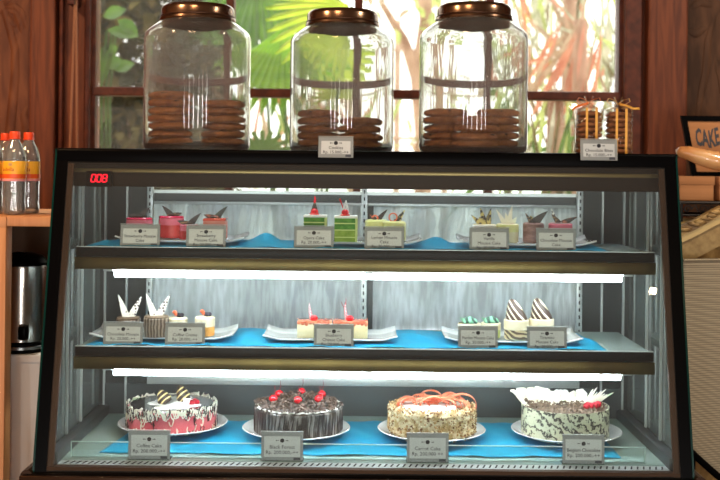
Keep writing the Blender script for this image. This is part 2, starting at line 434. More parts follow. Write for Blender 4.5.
# inner header, gold line and thermometer
zh0, zh1 = zc(189, 2.66), zc(167, 2.66)
b = B(); box(b, -.735, .735, .195, .225, zh0, ZT-.014, .003); hd = cpart('header', b, pbr('header_brown', (40, 29, 22), .45, metal=.1, spec=.2))
b = B(); tube(b, [(-.62, .262, zh0+.014), (0, .262, zh0+.014), (.62, .262, zh0+.014)], .008, 12); cpart('header_light_tube', b, emit('header_tube', (240, 246, 255), 16.0), hd)
b = B(); box(b, -.72, .72, .188, .196, zc(175, 2.65), zc(171, 2.65), .001); cpart('header_line', b, pbr('gold_line', (150, 128, 84), .3, metal=.7))
dm = 2.635; q0, q1 = at(86, 171, dm), at(111, 187, dm)
b = B(); box(b, q0.x, q1.x, dm-DC, dm-DC+.02, q1.z, q0.z, .002); disp = cpart('temperature_display', b, pbr('display_black', (6, 6, 7), .4, spec=.05))
SEG = {'0': 'abcdef', '8': 'abcdefg'}
b = B()
c0 = at(99, 178.2, dm-.002); dw, dh, th = sz(4.1, dm), sz(7.2, dm), sz(1.05, dm)
for i, ch in enumerate('008'):
    ox = c0.x + (i-1)*sz(5.6, dm)
    S = {'a': (0, dh/2, 1), 'd': (0, -dh/2, 1), 'g': (0, 0, 1), 'b': (dw/2, dh/4, 0), 'c': (dw/2, -dh/4, 0), 'e': (-dw/2, -dh/4, 0), 'f': (-dw/2, dh/4, 0)}
    for k in SEG[ch]:
        x, z, hz = S[k]; x += z*.16
        if hz: box(b, ox+x-dw/2+th*.3, ox+x+dw/2-th*.3, dm-DC-.002, dm-DC+.001, c0.z+z-th/2, c0.z+z+th/2)
        else: box(b, ox+x-th/2, ox+x+th/2, dm-DC-.002, dm-DC+.001, c0.z+z-dh/4+th*.25, c0.z+z+dh/4-th*.25)
cpart('red_digits', b, LED, disp, smooth=None)
# deck, slotted grille, low guard
DZ = .622
b = B(); box(b, -.705, .705, .06, .54, ZB-.002, DZ); cpart('deck', b, DECK)
b = B(); box(b, -.705, .705, .022, .06, ZB-.002, DZ-.001); gr = cpart('air_grille', b, RAILW)
b = B()
for k in range(98):
    x = -.69 + k*1.38/97
    hexa(b, [(x-.003, .030, DZ-.0015), (x+.001, .030, DZ-.0015), (x+.007, .052, DZ-.0015), (x+.003, .052, DZ-.0015),
             (x-.003, .030, DZ-.0003), (x+.001, .030, DZ-.0003), (x+.007, .052, DZ-.0003), (x+.003, .052, DZ-.0003)])
cpart('grille_slots', b, BLACK, gr, smooth=None, kind='stuff')
b = B(); gx0, gx1 = -.69, .665
box(b, gx0, gx1, .086, .088, DZ, DZ+.036); gd = cpart('guard_strip', b, ACRYL, smooth=None)
b = B(); box(b, gx0, gx1, .0855, .0885, DZ+.0345, DZ+.0365); box(b, gx0, gx0+.002, .0855, .0885, DZ, DZ+.036); box(b, gx1-.002, gx1, .0855, .0885, DZ, DZ+.036)
cpart('guard_edge', b, pbr('acrylic_edge', (190, 216, 206), .3), gd, smooth=None)
# back: rails, posts, blank side panels, two misted sliding doors
BYY = .54
z1a, z1b, z1c = DZ-.004, zc(386, 3.0), zc(377, 3.0)
ztop0, ztop1 = zc(206, 3.0), zc(203, 3.0)
b = B(); box(b, -.72, .72, BYY, BYY+.03, z1a, z1b); cpart('back_kick_panel', b, GREYM)
b = B(); box(b, -.60, .60, BYY-.004, BYY+.03, z1b, z1c, .002); cpart('rail_and_glint', b, RAILW)
b = B(); box(b, -.60, .60, BYY-.004, BYY+.03, ztop0, ztop1, .002); cpart('rail_and_glint', b, RAILW)
b = B(); box(b, -.60, .60, BYY, BYY+.03, ztop1, zc(195, 3.0)); cpart('door_track', b, DARKM)
b = B(); box(b, -.60, .60, BYY-.004, BYY+.03, zc(195, 3.0), zc(192, 3.0)); cpart('rail_and_glint', b, RAILW)  # pale bar painted in for the top light's reflection above the track
for s in (-1, 1):
    x0, x1 = sorted((s*.602, s*.735)); b = B(); box(b, x0, x1, BYY+.005, BYY+.03, z1a, ZT-.014); cpart('back_panel', b, DARKM)
    for xx in (.66, .72):
        b = B(); box(b, s*xx-.0025, s*xx+.0025, BYY-.004, BYY+.006, z1a, zh0+.02); cpart('panel_trim', b, RAILW)
for xx in (-.594, -.002, .594):
    b = B(); box(b, xx-.008, xx+.008, BYY-.02, BYY, z1c, zh0+.02, .001); po = cpart('slotted_post', b, RAILW)
    b = B()
    for k in range(26):
        z = z1c+.03 + k*.02; box(b, xx-.0018, xx+.0018, BYY-.0208, BYY-.0196, z, z+.010)
    cpart('slots', b, BLACK, po, smooth=None)
b = B(); box(b, .008, .024, BYY-.004, BYY+.03, z1c, ztop0); cpart('door_stile', b, DARKM)
for x0, x1, y in ((-.60, .012, BYY+.006), (.012, .60, BYY+.016)):
    b = B(); box(b, x0, x1, y, y+.004, z1c-.004, ztop0+.004); cpart('sliding_door', b, FOG, smooth=None)
# two shelves
ST, SM = zc(249.3, 2.64)-.002, zc(348.5, 2.64)-.002
for zs, kk in ((ST, 0), (SM, 1)):
    b = B(); box(b, -.70, .70, .195, .515, zs-.007, zs); sh = cpart('shelf', b, SHELFG, smooth=None)
    b = B(); box(b, -.705, .705, .172, .184, zs-.022, zs+.002, .001); cpart('shelf_lip', b, pbr('lip%d' % kk, (18, 18, 18), .35, spec=.2), sh)
    b = B(); box(b, -.705, .705, .1715, .1845, zs+.0015, zs+.0028); cpart('lip_edge', b, RAILW, sh)
    za = zs - .022
    zb_ = zc(271.5, 2.64) if kk == 0 else zc(371, 2.64)
    b = B(); box(b, -.708, .708, .168, .178, zb_, za-.001, .0015); box(b, -.708, .708, .178, .25, za-.006, za-.001)
    cpart('light_apron', b, APRON, sh)
    ty = .197; zt_ = zc(276, DC+ty) if kk == 0 else zc(374.5, DC+ty)
    b = B(); tube(b, [(-.615, ty, zt_), (0, ty, zt_), (.630, ty, zt_)], .0085 if kk == 0 else .008, 14); cpart('light_tube', b, TUBE, sh)
    for xx in (-.63, .01, .645): b = B(); box(b, xx-.012, xx+.012, ty-.011, ty+.013, zt_+.006, za-.004, .002); cpart('tube_socket', b, RAILW, sh)
    for xx in (-.69, -.002, .69): b = B(); box(b, xx-.004, xx+.004, .22, BYY-.01, zs-.022, zs-.007); cpart('shelf_bracket', b, GREYM, sh)
# ------------------------------------------------------------ food materials
CLOTH = pbr('blue_cloth', (34, 172, 212), .5, col2=(20, 156, 200), scale=6, spec=.3)
PORC = pbr('white_porcelain', (236, 238, 236), .12, coat=.4)
CHOC = pbr('dark_chocolate', (44, 30, 26), .35)
CHOCL = pbr('chocolate_marbled', (58, 40, 30), .35, col2=(150, 116, 70), scale=60, stretch=(1, 1, 3), lo=.52, hi=.6)
CHOCG = pbr('chocolate_green_tint', (40, 40, 30), .35, col2=(96, 112, 80), scale=50, lo=.5, hi=.62)
CHOCR = pbr('chocolate_red_marbled', (52, 40, 34), .35, col2=(190, 110, 80), scale=55, lo=.5, hi=.6)
CHOCS = pbr('chocolate_speckled', (52, 40, 26), .4, col2=(206, 186, 110), scale=110, lo=.47, hi=.56)
WCHOC = pbr('white_chocolate', (246, 240, 218), .35, sss=.1)
WDOT = None
PINKG = pbr('pink_glaze', (214, 44, 86), .12, coat=.6)
PINKM = pbr('pink_mousse', (236, 130, 150), .5, col2=(226, 104, 126), scale=30)
PINKD = pbr('strawberry_layer', (190, 40, 44), .4, col2=(214, 84, 80), scale=40)
SALM = pbr('salmon_mousse', (240, 158, 144), .5, col2=(232, 138, 120), scale=30)
SALG = pbr('salmon_glaze', (236, 96, 80), .12, coat=.6)
CREAM = pbr('cream', (246, 238, 206), .5, col2=(240, 226, 184), scale=30)
CREAMW = pbr('white_cream', (246, 244, 236), .5, bump=.2, bscale=60)
LEMON = pbr('lemon_mousse', (230, 232, 150), .45, col2=(236, 232, 176), scale=25)
GREENS = pbr('green_sponge', (96, 158, 62), .8, col2=(66, 132, 44), scale=90, bump=.3)
GREENL = pbr('light_green_sponge', (150, 180, 74), .8, col2=(124, 160, 56), scale=90, bump=.3)
GREENC = pbr('green_cream', (206, 222, 140), .6)
CHERRY = pbr('cherry', (220, 16, 34), .12, coat=.7)
REDGEL = pbr('red_jelly', (236, 60, 44), .12, coat=.6)
RASP = pbr('raspberry', (176, 20, 40), .35, bump=.5, bscale=300)
STEMG = pbr('cherry_stem', (150, 40, 50), .5)
ORANGE = pbr('orange_fruit', (240, 110, 70), .35)
BLUEB = pbr('blueberry', (40, 38, 54), .5)
SPONGE = pbr('yellow_sponge', (232, 176, 96), .8, col2=(214, 150, 72), scale=60, bump=.3)
BROWNM = pbr('brown_mousse', (126, 106, 84), .6, col2=(100, 82, 64), scale=30)
BROWNP = pbr('pinkish_brown_mousse', (176, 140, 132), .6, col2=(126, 92, 86), scale=26, stretch=(1, 1, 3))
CHEESE = pbr('cheesecake', (250, 238, 196), .5, col2=(246, 226, 170), scale=20)
REDTOP = pbr('red_topping', (216, 84, 62), .25, col2=(238, 150, 110), scale=40, coat=.4)
GMINT = pbr('mint_green', (150, 206, 168), .45)
STRIPE = stripes('striped_shell', (74, 58, 50), (236, 226, 196), 28, (0, .75, .3), .72, .06, .6)
STRIPE2 = stripes('striped_shell_brown', (60, 46, 40), (228, 206, 140), 26, (0, -.8, .2), .74, .06, .8)
PSTRIPE = stripes('pink_striped', (200, 70, 90), (246, 230, 226), 62, (0, .9, 0), .5, .06, .4)
SWIRL = stripes('swirl_brown', (110, 92, 74), (226, 206, 160), 26, (0, 1.2, .2), .5, .1, 5)
GSWIRL = stripes('green_swirl', (60, 96, 84), (140, 204, 170), 26, (0, .7, .4), .5, .1, 4)
BRLOG = stripes('ridged_brown', (92, 76, 62), (150, 134, 116), 40, (0, 0, 0), .45, .2, 2)
LATT = pbr('white_lattice', (236, 238, 232), .3)
BFSIDE = pbr('black_forest_side', (58, 50, 46), .35, col2=(176, 168, 160), scale=24, stretch=(2.4, 2.4, .5), lo=.48, hi=.70, coat=.3)
SHAV = pbr('chocolate_shavings', (56, 42, 36), .5, col2=(104, 84, 72), scale=40)
SHAVB = pbr('brown_shavings', (136, 116, 96), .6, col2=(88, 70, 56), scale=60)
NUT = pbr('chopped_nuts', (196, 156, 104), .7, col2=(120, 84, 52), scale=60, lo=.42, hi=.58)
NUT2 = pbr('pale_almond', (234, 218, 180), .6, col2=(192, 164, 112), scale=50, lo=.42, hi=.6)
CARROT = pbr('carrot_ribbon', (232, 104, 66), .35, col2=(240, 146, 110), scale=40, coat=.2)
PINKSIDE = pbr('pink_cake_side', (206, 80, 92), .4, col2=(222, 110, 116), scale=20)
MARBLE = None
def dotted(name):
    m, nt, out = newmat(name); L = nt.links.new
    tc = N(nt, 'ShaderNodeTexCoord'); v = N(nt, 'ShaderNodeTexVoronoi', Scale=130.0, Randomness=.45); L(tc.outputs['Object'], v.inputs[0])
    r = N(nt, 'ShaderNodeValToRGB'); L(v.outputs['Distance'], r.inputs[0])
    r.color_ramp.elements[0].position = .30; r.color_ramp.elements[1].position = .36
    r.color_ramp.elements[0].color = lin((70, 50, 54)); r.color_ramp.elements[1].color = lin((246, 242, 228))
    p = N(nt, 'ShaderNodeBsdfPrincipled', Roughness=.35); L(r.outputs[0], p.inputs['Base Color']); L(p.outputs[0], out.inputs[0]); return m
WDOT = dotted('dotted_white_chocolate')
def marble(name):
    m, nt, out = newmat(name); L = nt.links.new
    tc = N(nt, 'ShaderNodeTexCoord'); mp = N(nt, 'ShaderNodeMapping'); L(tc.outputs['Object'], mp.inputs[0])
    mp.inputs['Rotation'].default_value = (.3, .9, 0)
    w = N(nt, 'ShaderNodeTexWave', Scale=13.0, Distortion=13.0, Detail=5.0); w.inputs['Detail Scale'].default_value = 2.4; w.inputs['Detail Roughness'].default_value = .7; L(mp.outputs[0], w.inputs[0])
    r = N(nt, 'ShaderNodeValToRGB'); L(w.outputs['Fac'], r.inputs[0])
    r.color_ramp.elements[0].position = .12; r.color_ramp.elements[1].position = .42
    r.color_ramp.elements[0].color = lin((72, 68, 62)); r.color_ramp.elements[1].color = lin((222, 222, 190))
    p = N(nt, 'ShaderNodeBsdfPrincipled', Roughness=.3); L(r.outputs[0], p.inputs['Base Color']); L(p.outputs[0], out.inputs[0]); return m
MARBLE = marble('marbled_collar')

# ------------------------------------------------------------ blue cloths
def cloth(label, x0, x1, y0, y1, z, bumps, seed, skew=(0, 0)):
    b = B(); nx, ny = 150, 26
    r = random.Random(seed); ph = [r.uniform(0, 6) for _ in range(6)]
    vs = []
    for j in range(ny+1):
        fy = j/ny; row = []
        for i in range(nx+1):
            fx = i/nx
            x = x0 + skew[0]*(fy) + (x1 + skew[1]*fy - x0 - skew[0]*fy)*fx
            y = y0 + (y1-y0)*fy + .004*math.sin(x*30+ph[0])
            h = .0025 + .0012*math.sin(x*41+ph[1]+fy*3) + .0008*math.sin(x*90 + y*60 + ph[2])
            for (bx, by, wx, wy, a) in bumps:
                e = math.exp(-((x-bx)/wx)**2 - ((y-by)/wy)**2)
                h += a*e*(.75 + .25*math.sin(x*70 + fy*9 + ph[3]))
            edge = min(1, min(fx, 1-fx)*30)
            row.append(b.verts.new((x, y, z + .0012 + max(.0008, h*(.3+.7*edge)))))
        vs.append(row)
    for j in range(ny):
        for i in range(nx): b.faces.new((vs[j][i], vs[j][i+1], vs[j+1][i+1], vs[j+1][i]))
    lo = Vector(((x0+x1)/2, (y0+y1)/2, z))
    bmesh.ops.translate(b, vec=-lo, verts=b.verts)
    o = obj('table_cloth', b, CLOTH, smooth=180, loc=lo)
    m = o.modifiers.new('thick', 'SOLIDIFY'); m.thickness = .0008; m.offset = -1
    return tag(o, label, 'cloth')
PT = .0105  # plates lie this far above a shelf
cloth('blue cloth under the cakes on the top shelf', xc(90, 2.7), xc(604, 2.72), .19, .45, ST,
      [(xc(266, 2.72), .34, .055, .07, .026), (xc(440, 2.72), .36, .04, .07, .020), (xc(595, 2.72), .28, .03, .06, .018), (xc(106, 2.72), .27, .03, .06, .014)], 1, (.015, -.01))
cloth('blue cloth under the cakes on the middle shelf', xc(92, 2.7), xc(605, 2.7), .19, .48, SM,
      [(xc(252, 2.72), .36, .035, .08, .016), (xc(422, 2.72), .36, .04, .08, .014), (xc(597, 2.7), .30, .03, .06, .022)], 2, (.03, -.02))
cloth('blue cloth under the whole cakes on the lower deck', xc(104, 2.6), xc(622, 2.6), .115, .46, DZ, [], 3, (.05, -.0))

# ------------------------------------------------------------ plates
def rect_plate(label, px0, px1, pyc, z, d=2.755, W=.13):
    L = sz(px1-px0, d); x = xc((px0+px1)/2, d)
    t = thing('rectangular_plate', label, 'plate', (x, d-DC, z), 0, None)
    b = B(); nx, ny = 24, 8; rows = []
    for j in range(ny+1):
        v = -1 + 2*j/ny; row = []
        for i in range(nx+1):
            u = -1 + 2*i/nx
            e = max(0, (abs(u)-.78)/.22)
            hw = W/2*(1 + .10*e)
            row.append(b.verts.new((u*L/2, v*hw, .003 + .011*e + .009*max(0, (abs(v)-.72)/.28)*(1 if v > 0 else .35))))
        rows.append(row)
    for j in range(ny):
        for i in range(nx): b.faces.new((rows[j][i], rows[j][i+1], rows[j+1][i+1], rows[j+1][i]))
    o = obj('dish', b, PORC, t, smooth=50)
    m = o.modifiers.new('t', 'SOLIDIFY'); m.thickness = .004; m.offset = 1
    b = B(); box(b, -L*.36, L*.36, -W*.36, W*.36, -.0008, .0002, .0003); obj('foot', b, PORC, t)
    return t
rect_plate('white rectangular plate holding the pink mousse cakes on the top shelf', 122, 247, 240, ST+PT)
rect_plate('white rectangular plate holding the green layer cakes on the top shelf', 297, 422, 240, ST+PT)
rect_plate('white rectangular plate at the right end of the top shelf', 459, 591, 240, ST+PT)
rect_plate('white rectangular plate at the left end of the middle shelf', 98, 237, 335, SM+PT)
rect_plate('white rectangular plate under the cheesecakes on the middle shelf', 267, 398, 335, SM+PT)
rect_plate('white rectangular plate at the right end of the middle shelf', 445, 579, 335, SM+PT)
def round_plate(label, px0, px1, d=2.75):
    R = sz(px1-px0, d)/2
    b = B(); lathe(b, [(0, .0), (R*.6, .0), (R*.64, .002), (R*.97, .015), (R, .0175), (R*.985, .019), (R*.95, .0165), (R*.66, .006), (0, .006)], 64)
    o = obj('round_plate', b, PORC, smooth=50, loc=(xc((px0+px1)/2, d), d-DC, DZ+.011))
    return tag(o, label, 'plate')
round_plate('round white plate under the pink sided whole cake', 121, 230, 2.79)
round_plate('round white plate under the black forest whole cake', 245, 353)
round_plate('round white plate under the nut coated whole cake', 380, 488)
round_plate('round white plate under the marbled white whole cake', 514, 624)

# ------------------------------------------------------------ small cakes
def cakebase(name, label, px, z, d=2.72):
    return thing(name, label, 'cake', (xc(px, d), d-DC, z))
ZPT, ZPM = ST + PT + .0072, SM + PT + .0072
def shard(b, x, z, L, w, tilt, y=0.0, curl=.15, yaw=0.0, rx=0.0):
    """curved pointed chocolate shard rising from (x,z), leaning by tilt"""
    P, n = [], 7
    for i in range(n+1):
        f = i/n; P.append((f, w*(1-f)**.8*(.75 + .6*f*(1-f)) + .0006))
    pl = None
    mt = TR((x, y, z), rx, tilt, yaw)
    for f, hw in P:
        c = curl*L*f*f
        row = []
        for sgn in (-1, 1):
            for th in (-.0007, .0007): row.append(b.verts.new(mt @ Vector((sgn*hw + c, th + .12*hw, f*L))))
        if pl:
            for q in ((0, 1), (1, 3), (3, 2), (2, 0)): b.faces.new((pl[q[0]], pl[q[1]], row[q[1]], row[q[0]]))
        else: b.faces.new((row[0], row[1], row[3], row[2]))
        pl = row
    b.faces.new((pl[0], pl[1], pl[3], pl[2]))
def boat(t, mats, z, L, h, flip=1, y=0.0, sc=1.0):
    """folded chocolate leaf: low tip one side, high tip the other"""
    for s, (ln, tl, m) in enumerate(((L*.62, -1.12*flip, mats[0]), (h, .55*flip, mats[1]))):
        b = B(); shard(b, .001*flip*(1 if s else -1), z-.002, ln, .0105*sc, tl, y + .004*s, .18*flip*(1 if s else -.6)); obj('chocolate_leaf', b, m, t, smooth=60)
    b = B(); q = ball(b, (0, y, z+.002), .008, 1.5, .8, .5); obj('chocolate_base', b, mats[0], t)
def mousse(label, px, w, h, side, top, leafm, flip, d=2.72, layer=None, square=False, z=ZPT, L=.044, hh=.036):
    t = cakebase('mousse_cake', label, px, z, d); R = sz(w, d)/2; H = sz(h, d)
    b = B()
    if square: box(b, -R, R, -R, R, 0, H-.004, .003)
    else: disc(b, R, 0, H-.004, .003)
    obj('mousse', b, side, t)
    if layer:
        b = B()
        if square: box(b, -R-.0004, R+.0004, -R-.0004, R+.0004, .0005, H*.5, .003)
        else: disc(b, R+.0004, .0005, H*.62, .002)
        obj('sponge_layer', b, layer, t)
    b = B()
    if square: box(b, -R-.0006, R+.0006, -R-.0006, R+.0006, H-.006, H, .002)
    else: disc(b, R+.0006, H-.007, H, .003)
    obj('glaze', b, top, t)
    boat(t, leafm, H, L, hh, flip)
    return t
mousse('leftmost pink mousse cake on the top shelf, half hidden by the first tag', 140, 26, 21, PINKM, PINKG, (CHOC, CHOC), 1, 2.73)
mousse('bright pink mousse cake second from the left on the top shelf', 172, 25, 22, PINKM, PINKG, (CHOCL, CHOC), -1, 2.765, PINKD)
mousse('pink mousse cake with tall dark tip right behind the second tag', 190, 19, 15, PINKM, PINKM, (CHOCL, CHOC), 1, 2.708, PINKD, L=.05, hh=.04)
mousse('pale salmon square mousse cake with a green tinted chocolate leaf', 216, 22, 21, SALM, SALG, (CHOCR, CHOCG), 1, 2.725, None, True, L=.05, hh=.042)
def greenslice(label, px, d, deco, top_y=215):
    t = cakebase('layer_cake_slice', label, px, ZPT, d); w = sz(20.5, d); D_ = .055
    H = .064; ys = [0, .010, .0125, .028, .0305, .044, .047, .058]
    mats = [GREENL, GREENC, GREENL, GREENC, GREENS, GREENC, GREENS]
    for i, m in enumerate(mats):
        b = B(); e = .0004 if m is GREENC else 0
        hexa(b, [(-w/2-e, -D_/2-e, ys[i]), (w/2+e, -D_/2-e, ys[i]), (w/2+e, D_/2, ys[i]), (-w/2-e, D_/2, ys[i]),
                 (-w/2-e, -D_/2-e, ys[i+1]), (w/2+e, -D_/2-e, ys[i+1]), (w/2+e, D_/2, ys[i+1]), (-w/2-e, D_/2, ys[i+1])])
        obj('cream_layer' if m is GREENC else 'sponge_layer', b, m, t, smooth=None)
    b = B(); box(b, -w/2-.001, w/2+.006, -D_/2-.001, D_/2, .058, H, .002); obj('cream_top', b, CREAMW, t)
    b = B(); box(b, w/2, w/2+.006, -D_/2+.001, D_/2-.001, 0, .058, .002); obj('cream_side', b, GREENC, t)
    b = B(); ball(b, (0, -.010, H+.002), .012, 1.1, .9, .35); obj('jelly', b, REDGEL, t)
    b = B(); ball(b, (.0005, -.010, H+.0085), .0095, 1, 1, .85, 3); obj('cherry', b, CHERRY, t)
    b = B()
    if deco == 'dark':
        prism(b, [(-.012, 0), (.012, 0), (.001, .038)], .0016, TR((-.001, .004, H)))
        obj('chocolate_triangle', b, CHOCL, t, smooth=None)
        b = B(); tube(b, [(0, .003, H+.030), (.0008, .003, H+.040), (0, .003, H+.047)], [.0028, .0026, .0012], 8); obj('red_tip', b, CHERRY, t)
    else:
        for a, c in (((-.010, 0), (.002, .038)), ((.011, 0), (.002, .038)), ((-.007, .010), (.009, .006)), ((-.004, .02), (.007, .013)), ((-.001, .028), (.0045, .022)), ((.0, 0), (.004, .022))):
            tube(b, [(a[0], .004, H+a[1]), (c[0], .004, H+c[1])], .0013, 6)
        obj('white_lattice', b, LATT, t)
        b = B(); tube(b, [(-.004, .006, H+.016), (-.010, .004, H+.032), (-.014, .003, H+.042)], [.0012, .0016, .0026], 8); obj('red_stick', b, CHERRY, t)
    return t
greenslice('green layer cake slice with cherry and dark chocolate triangle', 315, 2.735, 'dark')
greenslice('green layer cake slice with cherry and white lattice triangle', 345.5, 2.70, 'white')
def lemon(label, px, d, kind):
    t = cakebase('lemon_mousse', label, px, ZPT, d); R = sz(11.5, d); H = sz(20, d)
    b = B(); disc(b, R, 0, H, .004); obj('mousse', b, LEMON, t)
    if kind == 0:
        b = B(); shard(b, .004, H-.001, .036, .008, .62, 0, .1); obj('chocolate_leaf', b, CHOC, t, smooth=60)
        b = B(); shard(b, -.003, H-.001, .020, .007, -.5, -.004, -.3); obj('chocolate_leaf', b, CHOCR, t, smooth=60)
        b = B(); tube(b, [(-.004+.007*math.cos(a), -.010, H+.004+.007*math.sin(a)) for a in [k*.35 for k in range(-1, 9)]], .0018, 8); obj('orange_peel', b, ORANGE, t)
    else:
        b = B(); tube(b, [(-.004+.010*math.cos(a), -.006, H+.010+.010*math.sin(a)) for a in [k*2*PI/20 for k in range(21)]], .0016, 8); obj('orange_ring', b, ORANGE, t)
        b = B(); shard(b, .008, H-.001, .034, .008, .45, 0, .1); obj('chocolate_leaf', b, CHOCS, t, smooth=60)
        b = B(); shard(b, .002, H-.001, .018, .007, .9, -.003, .1); obj('chocolate_leaf', b, CHOC, t, smooth=60)
    return t
lemon('pale lemon mousse cake with leaning dark chocolate leaf', 377, 2.775, 0)
lemon('pale lemon mousse cake with a thin orange ring on top', 395, 2.72, 1)
def crown(label, px, w, h, d, side, mats, tips, band=None, z=ZPT):
    t = cakebase('mousse_cake', label, px, z, d); R = sz(w, d)/2; H = sz(h, d)
    b = B(); disc(b, R, 0, H, .003); obj('mousse', b, side, t)
    if band:
        b = B(); disc(b, R+.0006, H*.55, H-.002, .001); obj('cream_band', b, band, t)
    for i, (x, L, tl, wd) in enumerate(tips):
        b = B(); shard(b, x, H-.002, L, wd, tl, -.006 + .004*(i % 3), .08 if tl > 0 else -.08); obj('chocolate_shard', b, mats[i % len(mats)], t, smooth=60)
    return t
crown('cream cake crowned with speckled brown chocolate tips on the top shelf', 485, 24, 18, 2.72, CREAM, [CHOCS], [(-.008, .036, -.75, .008), (0, .044, -.18, .010), (.008, .042, .12, .010), (-.002, .024, -.5, .010), (.004, .022, .4, .010)], CREAMW)
crown('cream cake crowned with white chocolate tips on the top shelf', 508, 22, 19, 2.715, CREAM, [WCHOC], [(-.008, .042, -.45, .007), (.004, .048, .08, .008), (.0, .03, -.1, .008), (.010, .022, .5, .009)], LEMON)
crown('pinkish brown mousse cake with one broad dark chocolate fin', 534, 21, 20, 2.72, BROWNP, [CHOC, CHOCL, CHOCS], [(.0, .046, .75, .014), (-.006, .03, -.45, .006), (-.002, .02, -.2, .009)], None)
crown('pale pinkish mousse cake with marbled leaf at the right of the top shelf', 561, 23, 20, 2.725, BROWNP, [CHOCR, CHOCL, WDOT], [(.004, .04, 1.05, .010), (-.004, .03, -.6, .009), (-.008, .040, -.32, .0045)], PINKM)
# middle shelf, left plate
def brown_cup(label, px, d, w, h):
    t = cakebase('chocolate_mousse_cup', label, px, ZPM, d); R = sz(w, d)/2; H = sz(h, d)
    b = B(); lathe(b, [(0, 0), (R*.94, 0), (R, H*.5), (R, H-.002), (R-.002, H), (0, H)], 44, jitter=lambda r, z, a: (r*(1+.018*math.sin(a*22)) if r > R*.5 else r, z)); obj('mousse', b, BRLOG, t)
    b = B(); disc(b, R*.98, H-.001, H+.004, .002); obj('brown_top', b, BROWNM, t)
    for s, tl in ((-1, -.30), (1, .42)):
        b = B(); shard(b, s*.0045, H+.001, sz(25, d), .0115, tl, s*.003, .05*s); obj('dotted_triangle', b, WDOT, t, smooth=60)
    return t
brown_cup('brown chocolate mousse cup at the far left of the middle shelf', 130, 2.74, 24, 15)
brown_cup('taller brown chocolate mousse cup second on the middle shelf', 158, 2.70, 25, 19)
def fruit_cup(label, px, d, w, h, front):
    t = cakebase('cream_fruit_cake', label, px, ZPM, d); R = sz(w, d)/2; H = sz(h, d)
    b = B(); disc(b, R*.96, 0, H-.012, .002); obj('sponge', b, SPONGE, t)
    b = B(); disc(b, R, H*.45, H, .003); obj('cream', b, CREAM, t)
    b = B(); tube(b, [(-.006 + .004*math.cos(a) - .001, -.006, H+.003+.011*math.sin(a)) for a in [.2+k*.3 for k in range(8)]], [.003, .004, .0045, .005, .005, .0045, .004, .003], 10); obj('orange_slice', b, ORANGE, t)
    for x, y in ((.006, 0), (.001, .006), (.011, .004)):
        b = B(); ball(b, (x, y, H+.005), .0058); obj('blueberry', b, BLUEB, t)
    return t
fruit_cup('cream fruit cake with blueberries partly behind its tag', 179, 2.735, 20, 17, 0)
fruit_cup('cream fruit cake on orange sponge right of its tag', 206.5, 2.72, 20, 19, 1)
# cheesecakes
def cheesecake(label, px, d, w):
    t = cakebase('cheesecake_slice', label, px, ZPM, d); W = sz(w, d)/2; H = sz(16.5, d)
    b = B(); box(b, -W, W, -.03, .03, 0, H-.003, .002); obj('cheesecake', b, CHEESE, t)
    b = B(); box(b, -W-.0005, W+.0005, -.0305, .0305, H-.005, H, .002)
    for k in range(9):
        x = -W + .004 + k*(2*W-.008)/8; ball(b, (x, -.0302, H-.005), .004, 1.2, .25, .7 + .5*((k*7) % 3))
    obj('red_topping', b, REDTOP, t)
    b = B(); ball(b, (-.002, -.012, H+.006), .009, 1.1, 1, .85, 3); obj('strawberry', b, CHERRY, t)
    b = B(); tube(b, [(-.008, 0, H), (-.013, .0, H+.020), (-.015, .0, H+.042)], [.005, .004, .0008], 10); obj('striped_cone', b, PSTRIPE, t)
    return t
cheesecake('left half of the pale cheesecake with red topping', 316.5, 2.725, 34)
c2_ = cheesecake('right half of the pale cheesecake with red topping', 352, 2.725, 34.5)
b = B()
H_ = sz(16.5, 2.725)
for k, (x, z) in enumerate(((-.014, .046), (-.020, .038), (-.024, .046), (-.012, .054))): tube(b, [(-.012, .003, H_+.02), (x, .003, H_+z)], .0008, 5)
obj('chocolate_twig', b, STEMG, c2_)
# right plate of the middle shelf
def mint(label, px, d, w):
    t = cakebase('pandan_mousse_cake', label, px, ZPM, d); R = sz(w, d)/2; H = sz(15, d)
    b = B(); disc(b, R, 0, H, .003); obj('mousse', b, GREENC, t)
    b = B(); disc(b, R+.0007, H*.55, H, .001); obj('cream_band', b, CREAM, t)
    for x, s in ((-.008, 1), (.002, 1.15), (.011, .9)):
        b = B(); ball(b, (x, -.002, H+.003*s), .012*s, .8, .8, 1.0, 3); 
        for v in b.verts: v.co += Vector(noise.noise_vector(v.co*160))*.0018
        obj('green_swirl', b, GSWIRL, t, smooth=180)
    b = B(); shard(b, -.010, H, .02, .006, -.7, -.004, -.1); obj('mint_leaf', b, GMINT, t, smooth=60)
    return t
mint('green topped pandan mousse cake behind its tag on the middle shelf', 471, 2.725, 22)
mint('green topped pandan mousse cake left of the striped shells', 492.5, 2.735, 19)
def shellcake(label, px, d, flip):
    t = cakebase('striped_shell_cake', label, px, ZPM, d); R = sz(12.5, d); H = sz(20, d)
    b = B(); disc(b, R*.97, 0, H-.004, .003); obj('swirled_mousse', b, SWIRL, t)
    b = B(); disc(b, R, H*.48, H, .002); obj('cream_band', b, CREAM, t)
    hh = sz(21, d); b = B()
    prof = [(0, 0)] + [(R*.92*(1-f)**.55*(1 if f < 1 else 0), f*hh) for f in [k/10 for k in range(11)]]
    lathe(b, prof, 32)
    for v in b.verts: v.co.x += -.013*(v.co.z/hh)**1.3
    bmesh.ops.translate(b, vec=(0, 0, H-.001), verts=b.verts)
    obj('striped_shell', b, STRIPE, t, smooth=180)
    return t
shellcake('cake with striped chocolate shell showing its swirled brown base', 518, 2.715, 1)
shellcake('cake with striped chocolate shell behind the last tag of the middle shelf', 543, 2.735, 1)

